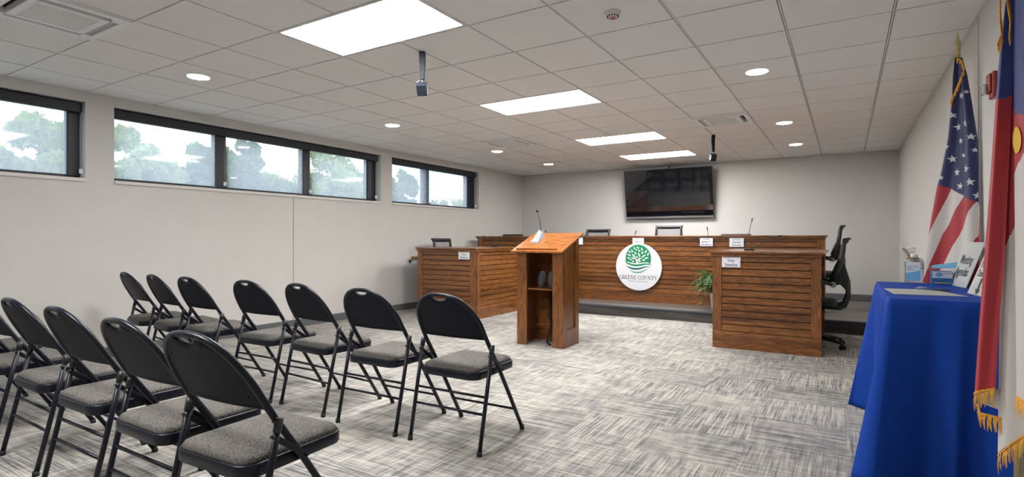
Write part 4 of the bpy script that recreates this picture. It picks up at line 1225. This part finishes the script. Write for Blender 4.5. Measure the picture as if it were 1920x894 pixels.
def drape(name, left, right, top, bot, plane, colour, mats, parent=None, nu=70, nv=200, pleat=lambda a, b: 0.0, stars=(), botfn=None, thick=.0018):
    A, Bp = plane
    nx, ny = (Bp[1] - A[1]), -(Bp[0] - A[0]); l = math.hypot(nx, ny); nrm = Vector((nx / l, ny / l, 0))
    if nrm.dot(Vector((A[0], A[1], 0))) > 0: nrm = -nrm        # toward the viewer's side
    def pos(u, v):
        ul, ur = interp(left, v), interp(right, v)
        a = (u - ul) / max(1e-6, ur - ul)
        q = on_plane(u, v, A, Bp) + nrm * pleat(a, (v - top) / (bot - top))
        q.x = min(q.x, XR - .012 - .01 * a)
        return q
    bm = B(); g = []
    for j in range(nv + 1):
        row = []
        for i in range(nu + 1):
            a = i / nu
            bt = botfn(a) if botfn else bot
            v = top + (bt - top) * j / nv
            ul, ur = interp(left, v), interp(right, v); u = ul + (ur - ul) * a
            row.append((bm.verts.new(pos(u, v)), u, v))
        g.append(row)
    for j in range(nv):
        for i in range(nu):
            q = (g[j][i], g[j + 1][i], g[j + 1][i + 1], g[j][i + 1])
            f = bm.faces.new([w[0] for w in q]); f.smooth = True
            f.material_index = colour(sum(w[1] for w in q) / 4, sum(w[2] for w in q) / 4)
    for (u, v, sz, rot) in stars:
        pts = []
        ul, ur = interp(left, v), interp(right, v)
        for k in range(10):
            rr = sz if k % 2 == 0 else sz * .40
            an = rot + PI / 2 + k * PI / 5
            pts.append((u + rr * math.cos(an) * .92, v - rr * math.sin(an)))
        c = bm.verts.new(pos(u, v) + nrm * .0032)
        vs = [bm.verts.new(pos(*p) + nrm * .0032) for p in pts]
        for k in range(10):
            f = bm.faces.new((c, vs[k], vs[(k + 1) % 10])); f.material_index = len(mats) - 1
    o = obj(name, bm, mats, parent, fix=False)
    return o, pos, nrm

def fringe(pts, nrm, length, parent, seed=1, name='fringe', every=.006):
    """gold strands hanging from a polyline of points"""
    rnd = random.Random(seed); bm = B()
    for p, q in zip(pts, pts[1:]):
        p, q = Vector(p), Vector(q); n = max(1, int((q - p).length / every)); d = (q - p).normalized()
        slab(bm, [p, q, q + Vector((0, 0, -.008)), p + Vector((0, 0, -.008))], nrm * .004)
        for k in range(n):
            a = p.lerp(q, (k + rnd.random()) / n); ln = length * rnd.uniform(.8, 1.1)
            e = a + Vector((0, 0, -ln)) + d * rnd.uniform(-.007, .007) + nrm * rnd.uniform(-.002, .004)
            w = d * (every * .62)
            if abs(d.z) > .8: w = Vector((nrm.y, -nrm.x, 0)) * every * .6
            m_ = (a + e) / 2 + nrm * .004
            v = [bm.verts.new(x) for x in (a - w, a + w, m_ + w * .8, m_ - w * .8, e + w * .3, e - w * .3)]
            bm.faces.new((v[0], v[1], v[2], v[3])); bm.faces.new((v[3], v[2], v[4], v[5]))
    return obj(name, bm, M_GOLD, parent, fix=False)

def flagpole(label, x, y, ztop):
    t = thing('flagpole', label, 'flagpole', (x, y, 0))
    bm = B(); lathe(bm, [(.082, 0), (.085, .012), (.065, .03), (.035, .05), (.024, .09)], seg=28); obj('base', bm, M_POLE, t, smooth=True)
    bm = B(); lathe(bm, [(.0155, .05), (.0155, ztop - .155)], seg=18); obj('pole', bm, M_POLE, t)
    bm = B(); lathe(bm, [(.0165, ztop - .165), (.0165, ztop - .135), (.011, ztop - .130), (.019, ztop - .118), (.014, ztop - .108), (.017, ztop - .10), (.020, ztop - .088), (.012, ztop - .060), (.006, ztop - .03), (.0008, ztop)], seg=18); obj('finial', bm, M_POLE, t, smooth=True)
    return t
flagpole('gold pole with spear tip holding the stars and stripes flag', .645, 4.735, 2.605)
flagpole('gold pole of the nearer flag at the right edge of the picture', .607, 3.01, 2.45)

# stars and stripes
usL = [(1791, 106), (1787, 140), (1785, 190), (1779, 260), (1768, 320), (1760, 350), (1750, 410), (1742, 465), (1736, 520), (1728, 600), (1722, 690)]
usR = [(1800, 106), (1809, 140), (1817, 190), (1827, 260), (1834, 320), (1840, 360), (1844, 400), (1849, 450), (1851, 520), (1852, 600), (1853, 690)]
L1 = [(1780, 350), (1746, 440), (1729, 527), (1722, 700)]
L2 = [(1806, 366), (1788, 395), (1763, 440), (1735, 528), (1724, 700)]
L3 = [(1829, 378), (1797, 440), (1767, 488), (1745, 530), (1728, 700)]
L4 = [(1846, 395), (1842, 420), (1832, 442), (1812, 480), (1785, 530), (1750, 700)]
def uscol(u, v):
    cb = 346 + (u - 1762) * .48
    if v < cb: return 0
    if u < interp(L1, v): return 1
    if u < interp(L2, v): return 2
    if u < interp(L3, v): return 1
    if u < interp(L4, v): return 2
    return 1
stars = [(1802, 179, 7), (1811, 172, 4), (1787, 216, 6.5), (1811, 231, 7.5), (1794, 238, 8), (1820, 256, 7), (1800, 264, 6), (1777, 275, 6), (1825, 281, 5), (1806, 291, 5.5), (1784, 298, 7.5),
         (1813, 316, 8), (1792, 323, 8), (1768, 333, 5), (1821, 341, 8), (1799, 349, 7.5), (1831, 366, 7.5)]
def uspleat(a, b): return (.018 * math.sin(a * 9.5 + 1.0 + b) + .012 * math.sin(a * 17 + 2.5 * b)) * (.35 + .8 * b) - .006
pl_us = ((.495, 4.735), (.715, 4.455))
uf, uspos, usn = drape('flag', usL, usR, 108, 690, pl_us, uscol, [M_NAVY, M_RED, M_WHT, simple('star_white', (.62, .62, .66), .6)], pleat=uspleat,
                       stars=[(u, v, s, math.radians(-12 + (i * 37) % 25)) for i, (u, v, s) in enumerate(stars)], nu=150, nv=420)
tag(uf, 'stars and stripes flag draped from its gold pole beside the table', 'flag', 'flags on gold poles')
uf.modifiers.new('thick', 'SOLIDIFY').thickness = .0015
fringe([uspos(u, v) + usn * .008 for u, v in ((1795, 108), (1803, 112), (1808, 128), (1800, 150), (1791, 172), (1786, 190))], usn, .045, uf, 3)

M_NAVY2 = simple('flag_blue', (.018, .034, .17), .55, bump=.2, bscale=500, sheen=.2)
# the nearer flag: three hanging folds
pl_nc = ((.447, 2.85), (.70, 2.55))
nc = thing('flag', 'red white and blue fringed state flag hanging closest at the right edge', 'flag', (0, 0, 0), 0, 'flags on gold poles')
nc.location = (.56, 2.75, 0)
def rel(o): 
    o.matrix_parent_inverse = Matrix.Translation((-.56, -2.75, 0)); return o
# rear fold, mostly white below, carries the white underside of the bottom
def ncB(u, v): return 0 if v < 198 + (u - 1890) * .8 else (1 if v < 455 - (u - 1886) * 2.6 else 2)
LB = [(1884, -60), (1880, 120), (1875, 300), (1871, 450), (1868, 620), (1866, 760), (1865, 860)]
RB = [(1925, -60), (1922, 120), (1920, 300), (1922, 450), (1926, 620), (1930, 760), (1930, 860)]
fB, pB, nB = drape('rear_fold', LB, RB, -60, 850, pl_nc, ncB, [M_NAVY2, M_RED, M_WHT], nc, nu=30, nv=180, pleat=lambda a, b: .010 * math.sin(a * 6) - .014, botfn=lambda a: 850 - 44 * a)
rel(fB); rel(fringe([pB(1866, 852), pB(1875, 846), pB(1890, 834), pB(1905, 820), pB(1926, 806)], nB, .075, nc, 5))
# front left fold: navy above, red below
def ncA(u, v): return 0 if v < 190 - (u - 1874) * .35 else 1
LA = [(1902, -60), (1893, 0), (1884, 60), (1877, 130), (1871, 200), (1862, 330), (1851, 480), (1842, 600), (1832, 740)]
RA = [(1906, -60), (1904, 0), (1902, 60), (1900, 130), (1897, 200), (1893, 330), (1888, 480), (1880, 600), (1874, 740)]
fA, pA, nA = drape('front_fold', LA, RA, -60, 738, pl_nc, ncA, [M_NAVY2, M_RED, M_WHT], nc, nu=36, nv=180, pleat=lambda a, b: .030 * math.sin(PI * a) + .012 * b + .006 * math.sin(a * 11 + b * 3), botfn=lambda a: 738 - 12 * a)
rel(fA); rel(fringe([pA(1832, 736), pA(1852, 731), pA(1874, 726)], nA, .070, nc, 6))
# lower back edge of that fold, seen as a white hem with a second fringe
bm = B(); q = [pA(1833, 738) - nA * .03, pA(1873, 728) - nA * .03, pA(1874, 770) - nA * .03, pA(1845, 756) - nA * .03]
slab(bm, q, nA * .002); rel(obj('turned_hem', bm, M_WHT, nc))
rel(fringe([pA(1830, 757) - nA * .02, pA(1850, 772) - nA * .02, pA(1875, 782) - nA * .02], nA, .065, nc, 7))
# right fold: navy with a gold device, then white
def ncC(u, v): return 0 if v < 215 else (1 if v < 330 + (u - 1905) * -1.2 else 2)
LC = [(1910, -60), (1909, 100), (1910, 300), (1912, 500), (1914, 700), (1914, 760)]
RC = [(1975, -60), (1985, 100), (1995, 300), (2010, 500), (2020, 700), (2025, 760)]
fC, pC, nC = drape('side_fold', LC, RC, -60, 742, pl_nc, ncC, [M_NAVY2, M_RED, M_WHT], nc, nu=30, nv=180, pleat=lambda a, b: .030 * math.sin(PI * a) + .02, botfn=lambda a: 742 + 30 * a)
rel(fC); rel(fringe([pC(1914, 742), pC(1935, 748), pC(1960, 756), pC(2000, 762)], nC, .075, nc, 8))
bm = B(); c = pC(1922, 263) + nC * .004
ring = [bm.verts.new(pC(1922 + 14 * math.cos(a * PI / 12), 263 + 25 * math.sin(a * PI / 12)) + nC * .004) for a in range(24)]
bm.faces.new(ring); rel(obj('gold_scroll', bm, simple('device_gold', (.68, .42, .04), .55), nc, fix=False))
# gold ribbon of the cord and fringe at the top
rel(fringe([pA(1897, -20) + nA * .03, pA(1900, 20) + nA * .03, pA(1899, 60) + nA * .03, pA(1896, 85) + nA * .03], nA, .05, nc, 9, every=.004))
rel(fringe([pA(1904, -20) + nA * .035, pA(1906, 30) + nA * .035, pA(1905, 60) + nA * .035], nA, .05, nc, 10, every=.004))

# ------------------------------------------------------------------ outside: lawn and trees beyond the windows
bm = B(); box(bm, -120, XL - WT, -80, 120, -.5, -.3); g = struct('ground', bm, simple('lawn', (.12, .14, .08), .9, noise=.2, nscale=1))
M_BARK = simple('bark', (.10, .075, .055), .9, noise=.3, nscale=8)
LM = [leaf_mat('leaf_green', (.13, .19, .06), (.36, .44, .13), .8), leaf_mat('leaf_blue_green', (.08, .15, .08), (.24, .33, .16), .8), leaf_mat('leaf_pale', (.24, .33, .15), (.50, .57, .28), .6)]
def tree(x, y, top, rad, hgt, mat, label, seed, n=5200, sparse=1.0):
    rnd = random.Random(seed)
    t = thing('tree', label, 'tree', (x, y, -.3), 0, 'trees outside the high windows')
    top += .3
    bm = B(); tube(bm, [(0, 0, 0), (.1, .05, top * .4), (.0, .1, top * .8)], [.22, .17, .06], 8)
    for k in range(7):
        a = rnd.uniform(0, 2 * PI); z = top * rnd.uniform(.35, .7)
        tube(bm, [(.05, .03, z), (math.cos(a) * rad * .4, math.sin(a) * rad * .4, z + rad * .3), (math.cos(a) * rad * .8, math.sin(a) * rad * .8, z + rad * .45)], [.08, .05, .02], 6)
    obj('trunk', bm, M_BARK, t)
    blobs = []
    for k in range(44):
        a = rnd.uniform(0, 2 * PI); rr = rad * math.sqrt(rnd.random()) * .8; z = top - hgt * .5 + hgt * .42 * rnd.uniform(-1, 1) * math.sqrt(max(.05, 1 - (rr / rad) ** 2))
        blobs.append((rr * math.cos(a), rr * math.sin(a), z, rad * rnd.uniform(.16, .34)))
    vs, fs = [], []
    for k in range(int(n * 1.7 * sparse)):
        bx, by, bz, br = rnd.choice(blobs)
        d = Vector((rnd.gauss(0, 1), rnd.gauss(0, 1), rnd.gauss(0, 1))).normalized() * br * rnd.random() ** .4
        c = Vector((bx, by, bz)) + d; s = rnd.uniform(.07, .16)
        u = Vector((rnd.gauss(0, 1), rnd.gauss(0, 1), rnd.gauss(0, 1))).normalized(); w = u.orthogonal().normalized()
        i = len(vs); vs += [c - u * s, c + w * s * .6, c + u * s, c - w * s * .6]; fs.append((i, i + 1, i + 2, i + 3))
    me = bpy.data.meshes.new('crown'); me.from_pydata([tuple(v) for v in vs], [], fs); me.materials.append(mat)
    o = bpy.data.objects.new('crown', me); C.objects.link(o); o.parent = t
    return t
def at(u, v, X_):     # real spot on the plane x = X_ seen through a window
    d = ray(u, v); t_ = X_ / d[0]; return t_ * d[1], CAM_H + t_ * d[2]
def tr(u, vtop, X_, radpx, mat, label, seed, hgt=None, **k):
    y, top = at(u, vtop, X_); d = ray(u, vtop); dist = X_ / d[0]; rad = radpx * dist / FPX * 1.25
    tree(X_, y, top, rad, hgt or rad * 3.4, LM[mat], label, seed, **k)
tr(78, 212, -16, 62, 0, 'leafy green tree seen through the near left window', 11, n=7500)
tr(245, 232, -17, 60, 2, 'pale green tree at the left end of the long window', 12, n=6500)
tr(300, 272, -18, 45, 2, 'lower pale green tree beside the first window post', 21, n=4500)
tr(388, 252, -19, 38, 1, 'dark green tree behind the first post of the long window', 13, n=6000)
tr(455, 258, -20, 42, 1, 'dark green tree in the middle pane of the long window', 14, n=6500)
tr(512, 305, -22, 45, 0, 'lower green tree sloping down in the middle pane', 15, n=5000)
tr(620, 262, -20, 55, 2, 'pale thin tree filling the last pane of the long window', 16, n=5200)
tr(670, 318, -22, 40, 0, 'low green tree at the right end of the long window', 17, n=4500)
tr(752, 312, -24, 26, 1, 'bluish tree at the left of the far small window', 18, n=3800)
tr(850, 345, -26, 36, 0, 'low tree in the right pane of the far small window', 19, n=3800)

# ------------------------------------------------------------------ sky
w = bpy.data.worlds.new('sky'); bpy.context.scene.world = w; w.use_nodes = True
nt = w.node_tree; bg = nt.nodes['Background']
tc = nt.nodes.new('ShaderNodeTexCoord')
n = noise_node(nt, tc.outputs['Generated'], 3.0, 5.0, 0.6)
col = ramp(nt, n, [(0.42, (.52, .76, 1.0)), (0.58, (.97, .99, 1.0))])
nt.links.new(col, bg.inputs['Color']); bg.inputs['Strength'].default_value = 2.6

# ------------------------------------------------------------------ camera and view
cam = bpy.data.cameras.new('camera'); co = bpy.data.objects.new('camera', cam); C.objects.link(co)
co.location = (0, 0, CAM_H); co.rotation_euler = (PI / 2, 0, YAW)
cam.sensor_fit = 'HORIZONTAL'; cam.sensor_width = 36.0; cam.lens = FPX / 1920 * 36.0; cam.clip_start = .05
sc = bpy.context.scene; sc.camera = co
vs_ = sc.view_settings; vs_.view_transform = 'Standard'; vs_.look = 'None'; vs_.gamma = 1.0; vs_.exposure = 0.50; vs_.use_curve_mapping = False
